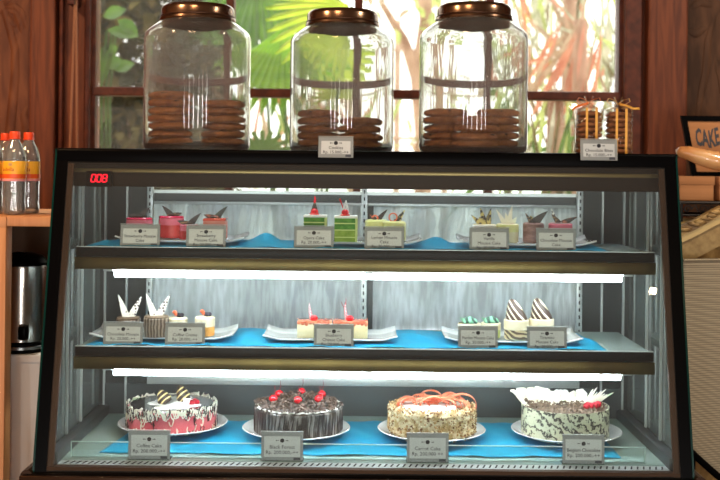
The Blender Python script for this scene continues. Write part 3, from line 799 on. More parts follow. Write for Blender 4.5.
# ------------------------------------------------------------ whole cakes
ZC = DZ + .011 + .0065
def whole(name, label, px, d=2.75): return thing(name, label, 'cake', (xc(px, d), d-DC, ZC))
def addcherry(t, x, y, z, r=.0105, stem=True):
    b = B(); ball(b, (x, y, z), r, 1.05, 1, .9, 3); c = obj('cherry', b, CHERRY, t)
    if stem:
        b = B(); tube(b, [(x, y, z+r*.8), (x+.004, y+.002, z+r+.010), (x+.003, y+.004, z+r+.022)], .0007, 5); obj('cherry_stem', b, STEMG, c)
R1, H1 = sz(45, 2.79), .060
t = whole('pink_sided_cake', 'whole cake with pink sides wrapped in black and white lace icing', 174.5, 2.79)
b = B(); disc(b, R1-.002, 0, H1-.004, .004, 72); obj('cake_body', b, PINKSIDE, t)
b = B(); disc(b, R1*.93, H1-.006, H1, .003, 72); obj('chocolate_top', b, pbr('dark_glaze', (52, 46, 46), .15, coat=.6), t)
b = B(); r = random.Random(4)
for k in range(12):
    a = r.uniform(0, 6.3); rr = R1*.55*math.sqrt(r.random()); ball(b, (rr*math.cos(a), rr*math.sin(a), H1), .03, 1, 1, .05)
obj('icing_sugar', b, CREAMW, t, smooth=60)
def lace(b, n, seed, R, H, rad, zlo=0.0, top=.62):
    r = random.Random(seed)
    for k in range(n):
        a0 = r.uniform(PI*.95, 2.05*PI) if k % 4 else r.uniform(0, 2*PI)
        z0 = r.random()
        if r.random() < top: z0 = 1 - abs(r.gauss(0, .16))
        elif r.random() < .5: z0 = abs(r.gauss(0, .12))
        z0 = max(.04, min(1.05, z0))*H; ph = r.uniform(0, 6.3); q = r.uniform(.5, 1.0); P = []
        for i in range(12):
            f = i/11; an = ph + f*7*q; 
            P.append((a0 + (.07*f + .035*math.cos(an))*1.0, z0 + .008*math.sin(an) + .004*math.sin(an*2.3)))
        tube(b, [(R*math.cos(a), R*math.sin(a), max(.002, z)) for a, z in P], rad, 5)
b = B(); lace(b, 120, 1, R1-.0005, H1, .0013); obj('white_lace', b, WCHOC, t, kind='stuff')
b = B(); lace(b, 90, 2, R1, H1, .0011); obj('dark_lace', b, CHOC, t, kind='stuff')
b = B(); lathe(b, [(R1-.001, H1*.9), (R1+.0002, H1*.92), (R1+.0002, H1*1.04), (R1-.001, H1*1.04)], 72, jitter=lambda r_, z, a: (r_, z + (.004*math.sin(a*17) + .003*math.sin(a*41))*(1 if z > H1*.9 else 1.6)))
obj('lace_rim', b, WCHOC, t)
for x, y, L, tl, m in ((-.012, -.012, .036, -.5, STRIPE2), (.030, .02, .040, -.35, STRIPE2)):
    b = B(); lathe(b, [(0, 0), (.016, .002), (.019, .012), (.014, .026), (.007, L), (0, L+.004)], 28)
    bmesh.ops.transform(b, matrix=TR((x, y, H1), 0, tl, 0), verts=b.verts)
    obj('striped_chocolate_shell', b, m, t, smooth=180)
b = B()
for k in range(16):
    a = k*2.4; ball(b, (.042 + .012*math.cos(a)*(k/16), -.02 + .012*math.sin(a)*(k/16), H1+.004+.003*(k % 3)), .006, 1.2, 1, .8, 1)
obj('cream_rosette', b, CREAMW, t, smooth=180)
b = B()
for x, y in ((.055, -.024), (.066, -.016), (.060, -.006)): ball(b, (x, y, H1+.005), .008)
obj('red_fruit', b, RASP, t, smooth=180)
# black forest
R2, H2 = sz(44, 2.75), .066
t = whole('black_forest_cake', 'whole black forest cake topped with dark shavings and red cherries', 301)
b = B(); disc(b, R2, 0, H2, .005, 80); obj('chocolate_side', b, BFSIDE, t)
b = B(); r = random.Random(8)
for k in range(64):
    a = 2*PI*k/64; x0 = r.uniform(-.004, .004)
    tube(b, [((R2-.0005)*math.cos(a), (R2-.0005)*math.sin(a), .001), ((R2)*math.cos(a+.03*r.random()), R2*math.sin(a+.03*r.random()), H2*.5), ((R2-.001)*math.cos(a+.05), (R2-.001)*math.sin(a+.05), H2*r.uniform(.8, 1.0))], [.0014, .0016, .0012], 5)
obj('chocolate_drips', b, CHOC, t, kind='stuff')
b = B(); lathe(b, [(R2-.009, H2), (R2-.002, H2+.0005), (R2-.003, H2+.003), (R2-.010, H2+.003)], 80, jitter=lambda r_, z, a: (r_, z+.0015*math.sin(a*30))); obj('cream_edge', b, CREAMW, t)
b = B()
for k in range(760):
    a = r.uniform(0, 2*PI); rr = R2*1.0*math.sqrt(r.random()); f = rr/R2
    z = H2 + .004 + .020*(1-f**2.5)*r.random() + .006*(1-f)
    p = Vector((rr*math.cos(a), rr*math.sin(a), z)); L = r.uniform(.006, .014); tilt = r.uniform(-.5, .7); yaw = r.uniform(0, 6.3)
    dv = Vector((math.cos(yaw)*math.cos(tilt), math.sin(yaw)*math.cos(tilt), math.sin(tilt))); s = dv.orthogonal().normalized()*.0022; up = dv.cross(s).normalized()*.003
    strip(b, [p-dv*L/2, p+up, p+dv*L/2], [s, s, s])
o = obj('chocolate_shavings', b, SHAV, t, smooth=None, kind='stuff')
for x, y in ((-.062, -.030), (-.052, .03), (.0, -.045), (.004, .062), (.052, -.028), (.058, .03)): addcherry(t, x, y, H2+.022)
# carrot cake
R3, H3 = sz(43, 2.75), .069
t = whole('carrot_cake', 'whole cake coated in chopped nuts with orange carrot ribbons on top', 434.5)
b = B(); disc(b, R3, 0, H3, .008, 64); obj('cake_body', b, NUT2, t)
b = B(); r = random.Random(31)
for k in range(1500):
    a = r.uniform(PI*.93, PI*2.07) if r.random() < .72 else r.uniform(0, PI)
    if r.random() < .80: p = Vector((R3*math.cos(a), R3*math.sin(a), H3*r.uniform(.01, 1.0))); nrm = Vector((math.cos(a), math.sin(a), .2))
    else: rr = R3*r.uniform(.74, 1.0); p = Vector((rr*math.cos(a), rr*math.sin(a), H3+.001)); nrm = Vector((0, 0, 1))
    s = Vector((r.uniform(-1, 1), r.uniform(-1, 1), r.uniform(-1, 1))).normalized()*r.uniform(.003, .0072); s2 = s.cross(nrm.normalized())*r.uniform(.4, .9); n3 = nrm.normalized()*.0028
    v = [b.verts.new(p + q) for q in (s, s2, -s, -s2)]; ap = b.verts.new(p + n3*r.uniform(.6, 2)); mi = 0 if r.random() < .55 else 1
    for i in range(4): b.faces.new((v[i], v[(i+1) % 4], ap)).material_index = mi
obj('nut_coating', b, [NUT, NUT2], t, smooth=None, kind='stuff')
b = B(); lathe(b, [(R3*.8, H3-.001), (R3*.7, H3+.005), (R3*.35, H3+.009), (0, H3+.009)], 48, jitter=lambda r_, z, a: (r_, z+.0012*math.sin(a*9+r_*200))); obj('cream_top', b, CREAMW, t)
for k in range(26):
    a = r.uniform(0, 6.3); x, y = R3*.78*math.cos(a)*r.uniform(.3, 1), R3*.5*math.sin(a)*r.uniform(.2, 1) - .01; yaw = r.uniform(-.7, .7); Rr = r.uniform(.012, .024)
    P, Wd = [], []
    for i in range(15):
        f = i/14; an = -.3 + f*(PI+.6)
        q = Vector((Rr*1.5*math.cos(an), .012*(f-.5), Rr*math.sin(an)*(.9 if k % 3 else 1.2)))
        q = Matrix.Rotation(yaw, 3, 'Z') @ q; P.append(Vector((x, y, H3+.007)) + q); Wd.append(Matrix.Rotation(yaw, 3, 'Z') @ Vector((.0, .0046, .0014)))
    b = B(); strip(b, P, Wd); o = obj('carrot_ribbon', b, CARROT, t, smooth=180); m = o.modifiers.new('t', 'SOLIDIFY'); m.thickness = .0010
b = B()
for k in range(22):
    a = k*2*PI/22; ball(b, (.011*math.cos(a), -.03+.008*math.sin(a), H3+.014+.006*((k*5) % 3)), .006, 1, 1, .5, 1)
obj('carrot_heap', b, CARROT, t, smooth=180)
b = B(); ball(b, (.066, -.052, H3+.007), .006, 1.6, 1, .6); obj('pecan', b, pbr('pecan', (130, 70, 40), .5), t)
# marbled white cake
R4, H4 = sz(43.5, 2.74), .074
t = whole('marbled_collar_cake', 'whole cake in a white collar with dark marbling and white chocolate shards', 567.5)
b = B(); disc(b, R4-.003, 0, H4-.008, .002, 72); obj('cake_body', b, CREAM, t)
b = B(); lathe(b, [(R4-.002, 0), (R4, 0), (R4, H4), (R4-.002, H4)], 80); lathe(b, [(R4-.002, H4), (R4-.002, 0)], 80); obj('marbled_collar', b, MARBLE, t)
b = B(); r = random.Random(14)
disc(b, R4*.97, H4-.012, H4-.006, .001, 48)
for k in range(420):
    a = r.uniform(0, 2*PI); rr = R4*.93*math.sqrt(r.random()); p = Vector((rr*math.cos(a), rr*math.sin(a), H4-.003+r.uniform(0, .006))); L = r.uniform(.005, .010); yaw = r.uniform(0, 6.3)
    dv = Vector((math.cos(yaw), math.sin(yaw), r.uniform(-.4, .5))); s = dv.orthogonal().normalized()*.0022
    strip(b, [p-dv*L/2, p+Vector((0, 0, .002)), p+dv*L/2], [s, s, s])
obj('chocolate_flakes', b, SHAVB, t, smooth=None, kind='stuff')
for k in range(9):      # upright row of big white shards
    f = k/8; x = -.105 + f*.150; y = .045 - .02*math.sin(f*3) + .012*(k % 2)
    b = B(); L = .040 + .012*math.sin(f*5+1); wv = .020
    mt = TR((x+.025*(1-f), y, H4-.004), -.25 + .3*(k % 2), -.85+f*.95, .6*math.sin(k*2.1))
    prism(b, [(-wv, 0), (wv, 0), (wv*.8, L*.75), (wv*.1, L), (-wv*.7, L*.85)], .0016, mt); obj('white_chocolate_shard', b, WCHOC, t, smooth=None)
for k in range(8):       # thin fan on the right
    f = k/7; b = B(); shard(b, .045+.03*f, H4-.004, .052+.008*math.sin(k*2.), .0045, .30+f*.55, .0+.004*k-.02, .12); obj('white_chocolate_spike', b, WCHOC, t, smooth=60)
b = B(); tube(b, [(-.095, .0, H4-.006), (-.112, .0, H4+.010), (-.124, .0, H4+.026), (-.133, 0, H4+.034), (-.139, 0, H4+.033)], [.004, .005, .005, .0045, .003], 8); obj('white_chocolate_curl', b, WCHOC, t)
b = B()
for x in (.0, .010, -.010): ball(b, (x, .058, H4+.018), .010, 1, .8, .9)
obj('cream_rosette', b, CREAMW, t, smooth=180)
for x, y in ((.044, -.050), (.056, -.046), (.068, -.040), (.050, -.038), (.078, -.028)):
    b = B(); ball(b, (x, y, H4+.007), .0085, 1, 1, 1.05); obj('raspberry', b, RASP, t)

# ------------------------------------------------------------ price tags
CARDG = pbr('card_grey', (192, 192, 190), .6); CARDW = pbr('card_white', (238, 239, 236), .6)
INK = pbr('ink', (60, 60, 66), .7); INKL = pbr('ink_light', (120, 120, 126), .7); LOGOD = pbr('card_corner_mark', (96, 98, 104), .7)
ACR2 = thin_glass('tag_acrylic', (248, 250, 250), boost=1.2)
TW, TH = .0995, .068; THS = .056
def price_tag(label, loc, lines, rz=0.0, group=None, tw=TW, tht=TH, lean=-.14):
    t = thing('price_tag', label, 'price tag', loc, rz)
    L = lean
    def put(name, b, mat, smooth=None, kind=None):
        bmesh.ops.rotate(b, cent=(0, 0, 0), matrix=Matrix.Rotation(L, 3, 'X'), verts=b.verts)
        return obj(name, b, mat, t, smooth=smooth, kind=kind)
    b = B(); box(b, -tw/2, tw/2, -.0016, -.0006, 0, tht, .0003, 1); put('acrylic_holder', b, ACR2)
    b = B(); box(b, -tw/2, tw/2, -.0018, .0016, tht, tht+.0014, .0004, 1); put('holder_fold', b, RAILW)
    b = B(); prism(b, [(-tw/2, 0), (tw/2, 0), (tw/2, .0012), (-tw/2, .0012)], .036, TR((0, .018, 0))); obj('holder_foot', b, ACR2, t, smooth=None)
    b = B(); box(b, -tw/2+.001, tw/2-.001, -.0004, .0006, .001, tht-.001); put('card_border', b, CARDG)
    b = B(); box(b, -tw/2+.0075, tw/2-.0075, -.0007, -.0003, .0095, tht-.0105); put('card', b, CARDW)
    b = B(); box(b, tw*.27, tw*.43, -.0008, -.0004, .0025, .0085, .0002, 1); put('corner_mark', b, LOGOD)
    zc_ = tht*.70
    b = B(); ball(b, (0, -.0007, zc_), .0052, 1, .05, .95); 
    for s in (-1, 1):
        box(b, s*.0105-.003, s*.0105+.003, -.0009, -.0005, zc_-.0006, zc_+.0006); ball(b, (s*.013, -.0007, zc_), .0016, 1, .2, 1, 1)
    put('emblem', b, INK)
    n = len(lines); size = .0118 if tht > .06 else .0104
    for i, ln in enumerate(lines):
        tb = text_bm(ln, size, .00015)
        z = tht*.475 - i*size*1.05 + (size*.25 if n == 3 else 0)
        xs = [v.co.x for v in tb.verts]; w_ = max(xs)-min(xs); k = min(1, (tw-.022)/w_)
        bmesh.ops.scale(tb, vec=(k, 1, 1), verts=tb.verts)
        bmesh.ops.translate(tb, vec=(0, -.0009, z), verts=tb.verts)
        put('lettering', tb, INK)
    return t
TAGS = [
 (140.5, ST, 2.662, ['Strawberry Mousse', 'Cake'], 'price tag at the far left of the top shelf'),
 (206.5, ST, 2.662, ['Strawberry', 'Mousse Cake', 'Rp. 20.000,-++'], 'price tag in front of the salmon mousse cake'),
 (314.5, ST, 2.662, ['Opera Cake', 'Rp. 20.000,-++'], 'price tag in front of the green cake slices'),
 (385, ST, 2.662, ['Lemon Mousse', 'Cake', 'Rp. 20.000,-++'], 'price tag in front of the lemon mousse cakes'),
 (490, ST, 2.662, ['Vanilla', 'Mousse Cake', 'Rp. 20.000,-++'], 'price tag in front of the two crowned cream cakes'),
 (557, ST, 2.662, ['Chocolate Mousse', 'Cake'], 'price tag at the far right of the top shelf'),
 (124.5, SM, 2.662, ['Chocolate Mousse', 'Rp. 20.000,-++'], 'price tag in front of the brown mousse cups'),
 (186.5, SM, 2.662, ['Coffee Creme', 'Rp. 20.000,-++'], 'price tag in front of the cream fruit cakes'),
 (335.5, SM, 2.662, ['Blueberry', 'Cheese Cake', 'Rp. 20.000,-++'], 'price tag in front of the cheesecakes'),
 (480, SM, 2.662, ['Pandan Mousse Cake', 'Rp. 20.000,-++'], 'price tag in front of the green pandan cakes'),
 (549, SM, 2.662, ['Tiramisu', 'Mousse Cake', 'Rp. 20.000,-++'], 'price tag in front of the striped shell cakes'),
 (152, DZ, 2.525, ['Coffee Cake', 'Rp. 200.000,-++'], 'price tag in front of the pink sided whole cake'),
 (285, DZ, 2.525, ['Black Forest', 'Rp. 200.000,-++'], 'price tag in front of the black forest whole cake'),
 (430.5, DZ, 2.525, ['Carrot Cake', 'Rp. 200.000 ++'], 'price tag in front of the nut coated whole cake'),
 (586.5, DZ, 2.525, ['Belgium Chocolate', 'Rp. 200.000,-++'], 'price tag in front of the marbled white whole cake'),
]
for px, z, d, lines, lab in TAGS:
    price_tag(lab, (xc(px, d), d-DC, z + (.0005 if z != DZ else .0004)), lines, tht=TH if z == DZ else THS, lean=-.03 if z == DZ else -.14)
price_tag('price tag in front of the middle cookie jar on the case top', (xc(335.5, 2.60), 2.606-DC, ZT-.014), ['Cookies', 'Rp. 15.000,-++'], tw=.086, tht=.052)
price_tag('price tag in front of the wrapped cookie stacks on the case top', (xc(599.5, 2.60), 2.606-DC, ZT-.014), ['Chocolate Bites', 'Rp. 15.000,-++'], tw=.091, tht=.052)
# ------------------------------------------------------------ cookie jars
JARG = real_glass('jar_glass', (250, 252, 251), 1.45, .12, 2.0, (16, 16, 3.0), dust_glow=.10)  # pale translucent mix paints hazy backlit brightness over the dusty glass
LIDM = pbr('bronze_lid', (138, 112, 92), .2, metal=.95, col2=(104, 82, 66), scale=3, stretch=(6, 6, .5))
LIDD = pbr('lid_underside', (90, 62, 46), .35, metal=.8)
COOK = pbr('cookie', (186, 126, 78), .85, col2=(146, 92, 52), scale=55, bump=.6, bscale=120)
CHIP = pbr('chocolate_chip', (52, 28, 20), .5)
def lumpy(r0, th, seed, mats=True):
    r = random.Random(seed); b = B(); off = Vector((seed*3.1, 0, 0))
    prof = [(0, 0), (r0*.55, 0), (r0*.88, .0006), (r0, th*.36), (r0*.96, th*.66), (r0*.78, th*.9), (r0*.45, th), (0, th*1.0)]
    lathe(b, prof, 36, jitter=lambda q, z, a: (q*(1 + .035*noise.noise(Vector((math.cos(a)*1.6, math.sin(a)*1.6, z*60))+off)), z + (.0022*noise.noise(Vector((q*60*math.cos(a), q*60*math.sin(a), 3))+off) if z > th*.3 else 0)))
    n0 = len(b.faces)
    for k in range(16):
        a = r.uniform(0, 6.28); q = r0*r.uniform(.2, .95); z = th*(.95 if q < r0*.7 else .72)
        ball(b, (q*math.cos(a), q*math.sin(a), z), r.uniform(.003, .0045), 1, 1, .6, 1, 1)
    return b
def cookie_protos(r0, th, seeds):
    out = []
    for s in seeds:
        b = lumpy(r0, th, s); finish(b, 60); me = bpy.data.meshes.new('cookie'); b.to_mesh(me); b.free(); me.materials.append(COOK); me.materials.append(CHIP); out.append(me)
    return out
CK = cookie_protos(.058, .0205, [1, 2, 3, 4])
JZ = ZT + .0045
def jar(label, px, d, stacks, where, R=.139):
    t = thing('cookie_jar', label, 'jar', (xc(px, d), d-DC, JZ))
    hb = .292
    outer = [(0, 0), (R*.90, 0), (R*.97, .004), (R, .014), (R, hb), (R*.985, hb+.010), (R*.93, hb+.020), (R*.80, hb+.034), (R*.70, hb+.043), (R*.665, hb+.050), (R*.665, hb+.066)]
    w = .0042
    inner = [(R*.665-w, hb+.066), (R*.665-w, hb+.050), (R*.70-w, hb+.041), (R*.80-w, hb+.031), (R*.93-w, hb+.017), (R*.985-w, hb+.008), (R-w, hb-.004), (R-w, .018), (R*.96-w, .010), (R*.88, .008), (0, .008)]
    b = B(); lathe(b, outer + inner, 96); obj('glass_body', b, JARG, t, smooth=60)
    RL = R*.70; z0 = hb+.044
    b = B(); lathe(b, [(RL-.002, z0), (RL+.001, z0), (RL+.0025, z0+.004), (RL+.001, z0+.009), (RL-.002, z0+.011), (RL-.002, z0+.030), (RL-.004, z0+.036), (RL*.9, z0+.041), (RL*.5, z0+.046), (0, z0+.048),
                       ]+[(0, z0+.045), (RL*.85, z0+.036), (RL-.005, z0+.030), (RL-.005, z0)], 72); ld = obj('lid', b, LIDM, t, smooth=35)
    b = B(); tube(b, [((RL-.001)*math.cos(a), (RL-.001)*math.sin(a), z0+.0125) for a in [k*2*PI/60 for k in range(61)]], .0018, 8, caps=False); obj('lid_bead', b, LIDD, ld)
    r = random.Random(px)
    for (sx, sy, n, nm) in stacks:
        z = JZ + .0082
        for k in range(n):
            o = link(bpy.data.objects.new('cookie', CK[r.randrange(4)]))
            o.location = (xc(px, d) + sx + r.uniform(-.003, .003), d-DC + sy + r.uniform(-.003, .003), z)
            o.rotation_euler = (r.uniform(-.015, .015), r.uniform(-.02, .02), r.uniform(0, 6))
            z += .0202
            pos = 'topmost' if k == n-1 else ord_(k) + (' from the bottom' if k else '')
            tag(o, '%s brown cookie of the %s stack in the %s cookie jar' % (pos, nm, where), 'cookie', 'cookies in the glass jars')
    return t
jar('leftmost glass cookie jar with a bronze lid and two uneven cookie stacks', 196.5, 2.83, [(-.066, -.02, 7, 'left'), (.066, .02, 6, 'right')], 'leftmost')
jar('middle glass cookie jar with bronze lid standing behind a small price tag', 341, 2.90, [(-.062, .015, 5, 'left'), (.050, -.045, 4, 'right')], 'middle')
jar('third glass cookie jar with bronze lid, the one with three cookie stacks', 472.5, 2.775, [(-.070, .02, 5, 'left'), (.0, -.062, 4, 'front'), (.068, .03, 5, 'right')], 'third')
# wrapped cookie stacks
CELLO = thin_glass('cellophane', (252, 252, 252), boost=.45)
RIB = pbr('gold_ribbon', (214, 158, 70), .35, metal=.3)
RIBO = pbr('orange_ribbon', (206, 104, 40), .4)
COOK_ = COOK; COOK = pbr('dark_cookie', (158, 104, 66), .85, col2=(116, 72, 44), scale=55, bump=.6, bscale=120)
CKS = cookie_protos(.0335, .0138, [11, 12, 13])
def packet(label, px, d, where, n, bowm, seed):
    t = thing('cookie_packet', label, 'cookie packet', (xc(px, d), d-DC, JZ)); r = random.Random(seed)
    hp = n*.0133 + .006
    b = B(); lathe(b, [(0, 0), (.0352, 0), (.0364, .003), (.0360, hp*.5), (.0364, hp), (.032, hp+.003), (.012, hp+.010), (.004, hp+.018), (.012, hp+.034)], 28, jitter=lambda q, z, a: (q*(1+.02*math.sin(a*7+z*90)), z)); o = obj('wrapper', b, CELLO, t, smooth=60)
    for x in (-.012, .012):
        b = B(); box(b, x-.003, x+.003, -.0380, -.0372, .001, hp+.002); box(b, x-.003, x+.003, -.0376, .0, hp+.0036, hp+.0044); obj('ribbon_band', b, RIB, t)
    b = B()
    for s in (-1, 1):
        P = [Vector((0, 0, hp+.016)), Vector((s*.012, -.004, hp+.026)), Vector((s*.026, -.006, hp+.030)), Vector((s*.030, -.002, hp+.022)), Vector((s*.016, .002, hp+.014)), Vector((0, 0, hp+.015))]
        strip(b, P, [Vector((0, .004, 0))]*6)
    tl = [Vector((0, -.004, hp+.016)), Vector((-.016, -.01, hp+.012)), Vector((-.032, -.012, hp+.006)), Vector((-.044, -.012, hp-.002))] if seed == 1 else [Vector((0, -.004, hp+.016)), Vector((.018, -.01, hp+.012)), Vector((.036, -.012, hp+.004)), Vector((.052, -.012, hp+.004))]
    strip(b, tl, [Vector((0, .001, .003))]*4)
    o = obj('bow', b, bowm, t, smooth=60); m = o.modifiers.new('t', 'SOLIDIFY'); m.thickness = .0006
    for k in range(n):
        o = link(bpy.data.objects.new('cookie', CKS[r.randrange(3)])); o.location = (xc(px, d)+r.uniform(-.001, .001), d-DC+r.uniform(-.001, .001), JZ + .0012 + k*.0133); o.rotation_euler = (0, 0, r.uniform(0, 6))
        pos = 'topmost' if k == n-1 else ord_(k) + (' from the bottom' if k else '')
        tag(o, '%s small cookie in the %s wrapped stack' % (pos, where), 'cookie', 'cookies in the wrapped stacks')
    return t
packet('left cellophane wrapped cookie stack tied with an orange and gold ribbon', 588, 2.735, 'left', 8, RIBO, 1)
packet('right cellophane wrapped cookie stack tied with a gold ribbon', 617.5, 2.755, 'right', 8, RIB, 2)

# ------------------------------------------------------------ left: counter, bottles, urn, bin
dl = 2.74
zs = zc(219, dl)
xr = xc(56, dl) + .0
t = thing('wooden_shelf', 'pale wooden shelf unit at the left edge carrying the water bottles', 'shelf', (-1.35, .42, 0))
b = B(); box(b, -1.95, xr, .24, .74, zs-.026, zs, .003); obj('top_board', b, PINE, t, world=True)
b = B(); box(b, xc(-60, dl), xc(12.5, dl), .235, .285, 0, zs-.026, .003); box(b, xc(-60, dl), xc(12.5, dl), .2345, .26, zs-.03, zs-.001, .002); obj('side_panel', b, PINE, t, world=True)
b = B(); box(b, -1.95, -1.91, .24, .74, 0, zs-.026, .003); obj('side_panel', b, PINE, t, world=True)
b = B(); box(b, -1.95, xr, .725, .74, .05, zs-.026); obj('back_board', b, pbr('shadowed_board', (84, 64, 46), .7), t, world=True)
PETG = thin_glass('bottle_plastic', (240, 242, 242), boost=3.0, haze=.12)
WATER = thin_glass('water', (246, 248, 248), ior=1.33, haze=.03)
CAPR = pbr('orange_cap', (232, 74, 34), .35)
LBL = pbr('yellow_label', (240, 176, 44), .4); LBLO = pbr('orange_label', (226, 90, 36), .4); LBLP = pbr('pink_label_strip', (232, 150, 150), .4); LBLW = pbr('pale_label_mark', (190, 160, 130), .4)
INKR = pbr('red_lettering', (196, 40, 34), .5)
def bottle_build(label, loc, rz):
    t = thing('water_bottle', label, 'bottle', loc, rz)
    R = .0315
    def jit(r, z, a):
        k = 1 - (.03 + .03*math.sin(a*6 + z*260))*(1 if .012 < z < .085 else 0) if r > .02 else 1
        return r*k, z
    prof = [(0, .004), (.018, .003), (.024, 0), (.029, .003), (R, .012), (R*.97, .03), (R, .045), (R*.97, .06), (R, .075), (R*.985, .085), (R*.985, .150), (R, .155), (R*.93, .172), (R*.72, .192), (R*.46, .206), (.0125, .212), (.0125, .224)]
    b = B(); lathe(b, prof, 36, jitter=jit); o = obj('bottle_body', b, PETG, t, smooth=70)
    b = B(); lathe(b, [(0, .005), (.027, .006), (.0285, .014), (.0285, .150), (.027, .172), (.018, .192), (0, .192)], 28); obj('water', b, WATER, t, smooth=60)
    b = B(); lathe(b, [(.0135, .211), (.0152, .212), (.0152, .216), (.0142, .217), (.0142, .231), (.013, .233), (0, .233)], 28); obj('cap', b, CAPR, t)
    b = B(); lathe(b, [(R+.0002, .101), (R+.0006, .102), (R+.0006, .149), (R+.0002, .150)], 48)
    lb = obj('label', b, LBL, t)
    b = B(); lathe(b, [(R+.0006, .102), (R+.0012, .1025), (R+.0012, .1135), (R+.0006, .114)], 48); obj('label_band', b, LBLO, lb)
    b = B(); lathe(b, [(R+.0001, .094), (R+.0005, .0945), (R+.0005, .1005), (R+.0001, .101)], 48); obj('label_strip', b, LBLP, lb)
    tb = text_bm('ladella', .0150, .0002, shear=.15)
    for v in tb.verts:
        a = v.co.x/R; q = R + .0009 - v.co.y*.0; v.co = Vector((q*math.sin(a), -q*math.cos(a), .1265 + v.co.z))
    obj('lettering', tb, INKR, lb, smooth=None)
    b = B()
    for k in range(7):
        for j in range(3):
            a = .15+.09*k/2; z = .138+.003*j; q = R+.0009; ball(b, (q*math.sin(a), -q*math.cos(a), z), .0016, 1, .4, .6, 1)
    obj('label_mark', b, LBLW, lb)
    t.scale = (.93, .93, .92)
    return t
def bl(px, d): return (xc(px, d), d-DC, zs)
B0 = bottle_build('clear water bottle with orange cap nearest the window post', bl(28.5, 2.85), -.15)
dup(B0, bl(14.6, 2.78), -.35, 'clear water bottle with orange cap second from the right end of the shelf')
dup(B0, bl(-8, 2.825), .25, 'clear water bottle cut off by the left edge of the photo')
dup(B0, bl(5.5, 2.93), .3, 'clear water bottle at the back, mostly only its orange cap showing')
# bin and urn
du = 2.96
zb_ = zc(353, du)
xb = xc(24, du)
BINW = pbr('white_bin_plastic', (234, 230, 226), .45)
t = thing('white_bin', 'tall white plastic bin standing under the shelf beside the case', 'bin', (xb-.02, du-DC, 0))
b = B()
def ring(w, dpt, z): return [Vector((xb-.035+sx*w, du-DC+sy*dpt, z)) for sx, sy in ((-1, -1), (1, -1), (1, 1), (-1, 1))]
zsm = zc(426, du-.1)
def hx(b, w0, z0, w1, z1): hexa(b, ring(w0, w0*.8, z0) + ring(w1, w1*.8, z1))
hx(b, .088, 0, .100, zsm-.004)
obj('lower_body', b, BINW, t, world=True, smooth=None)
b = B(); hx(b, .102, zsm-.004, .110, zb_-.02); obj('upper_body', b, BINW, t, world=True, smooth=None)
b = B(); hx(b, .116, zb_-.022, .116, zb_); bmesh.ops.bevel(b, geom=b.edges[:], offset=.004, segments=2, affect='EDGES'); obj('rim', b, BINW, t, world=True)
t = thing('drink_urn', 'steel drink urn with black lid and base standing on the white bin', 'urn', (xb+.0, du-DC-.01, zb_))
cu = Vector((xb+.0, du-DC-.01, zb_))
Ru = .066
b = B(); disc(b, Ru+.006, 0, .030, .004); obj('base', b, BLACK, t)
b = B(); lathe(b, [(Ru+.0064, .010), (Ru+.0075, .011), (Ru+.0075, .018), (Ru+.0064, .019)], 48); obj('base_ring', b, STEEL, t)
hu = sz(353-268, du)
b = B(); lathe(b, [(0, .03), (Ru, .03), (Ru, hu*.97), (Ru*.99, hu), (0, hu)], 56); obj('steel_body', b, pbr('brushed_steel', (196, 190, 182), .2, metal=1.0), t)
b = B(); lathe(b, [(0, hu-.001), (Ru+.003, hu), (Ru+.004, hu+.008), (Ru*.96, hu+.018), (Ru*.85, hu+.026), (Ru*.5, hu+.034), (0, hu+.036)], 56); ld = obj('lid', b, BLACK, t)
b = B(); tube(b, [(-.02, -.03, hu+.030), (.0, -.035, hu+.034), (.02, -.03, hu+.030)], .005, 10); obj('latch', b, BLACK, ld)
b = B(); box(b, .018, .040, -Ru-.024, -Ru+.01, .040, .078, .005); obj('tap', b, BLACK, t)
b = B(); box(b, -.05, -.022, -Ru-.05, -Ru-.006, .0005, .012, .003); box(b, -.046, -.03, -Ru-.03, -Ru-.02, .012, .035, .002); obj('drip_tray', b, RAILW, t)

# ------------------------------------------------------------ right: rack, box, sign, loaf, woven cabinet
CARD = pbr('cardboard', (176, 122, 78), .8, col2=(160, 108, 66), scale=4, stretch=(1, 1, 12))
IRON = pbr('wrought_iron', (34, 28, 26), .5, metal=.4)
GILT = pbr('gilded_carving', (190, 156, 96), .45, metal=.25, col2=(120, 92, 56), scale=26, bump=.8, bscale=40)
GILTP = pbr('gilded_panel', (170, 142, 92), .6, col2=(146, 118, 74), scale=60, bump=.3)
REED = stripes('woven_reed', (158, 146, 122), (124, 112, 92), 52, (0, PI/2, 0), .55, .3, .5, .8)
CRUST = pbr('bread_crust', (196, 124, 66), .25, col2=(228, 180, 124), scale=9, coat=.5)
dr = 3.02
X0, X1 = xc(683, dr), xc(790, dr)
t = thing('woven_cabinet', 'tall cabinet with gilded carved top and woven reed front right of the case', 'cabinet', ((X0+X1)/2, dr-DC+.18, 0))
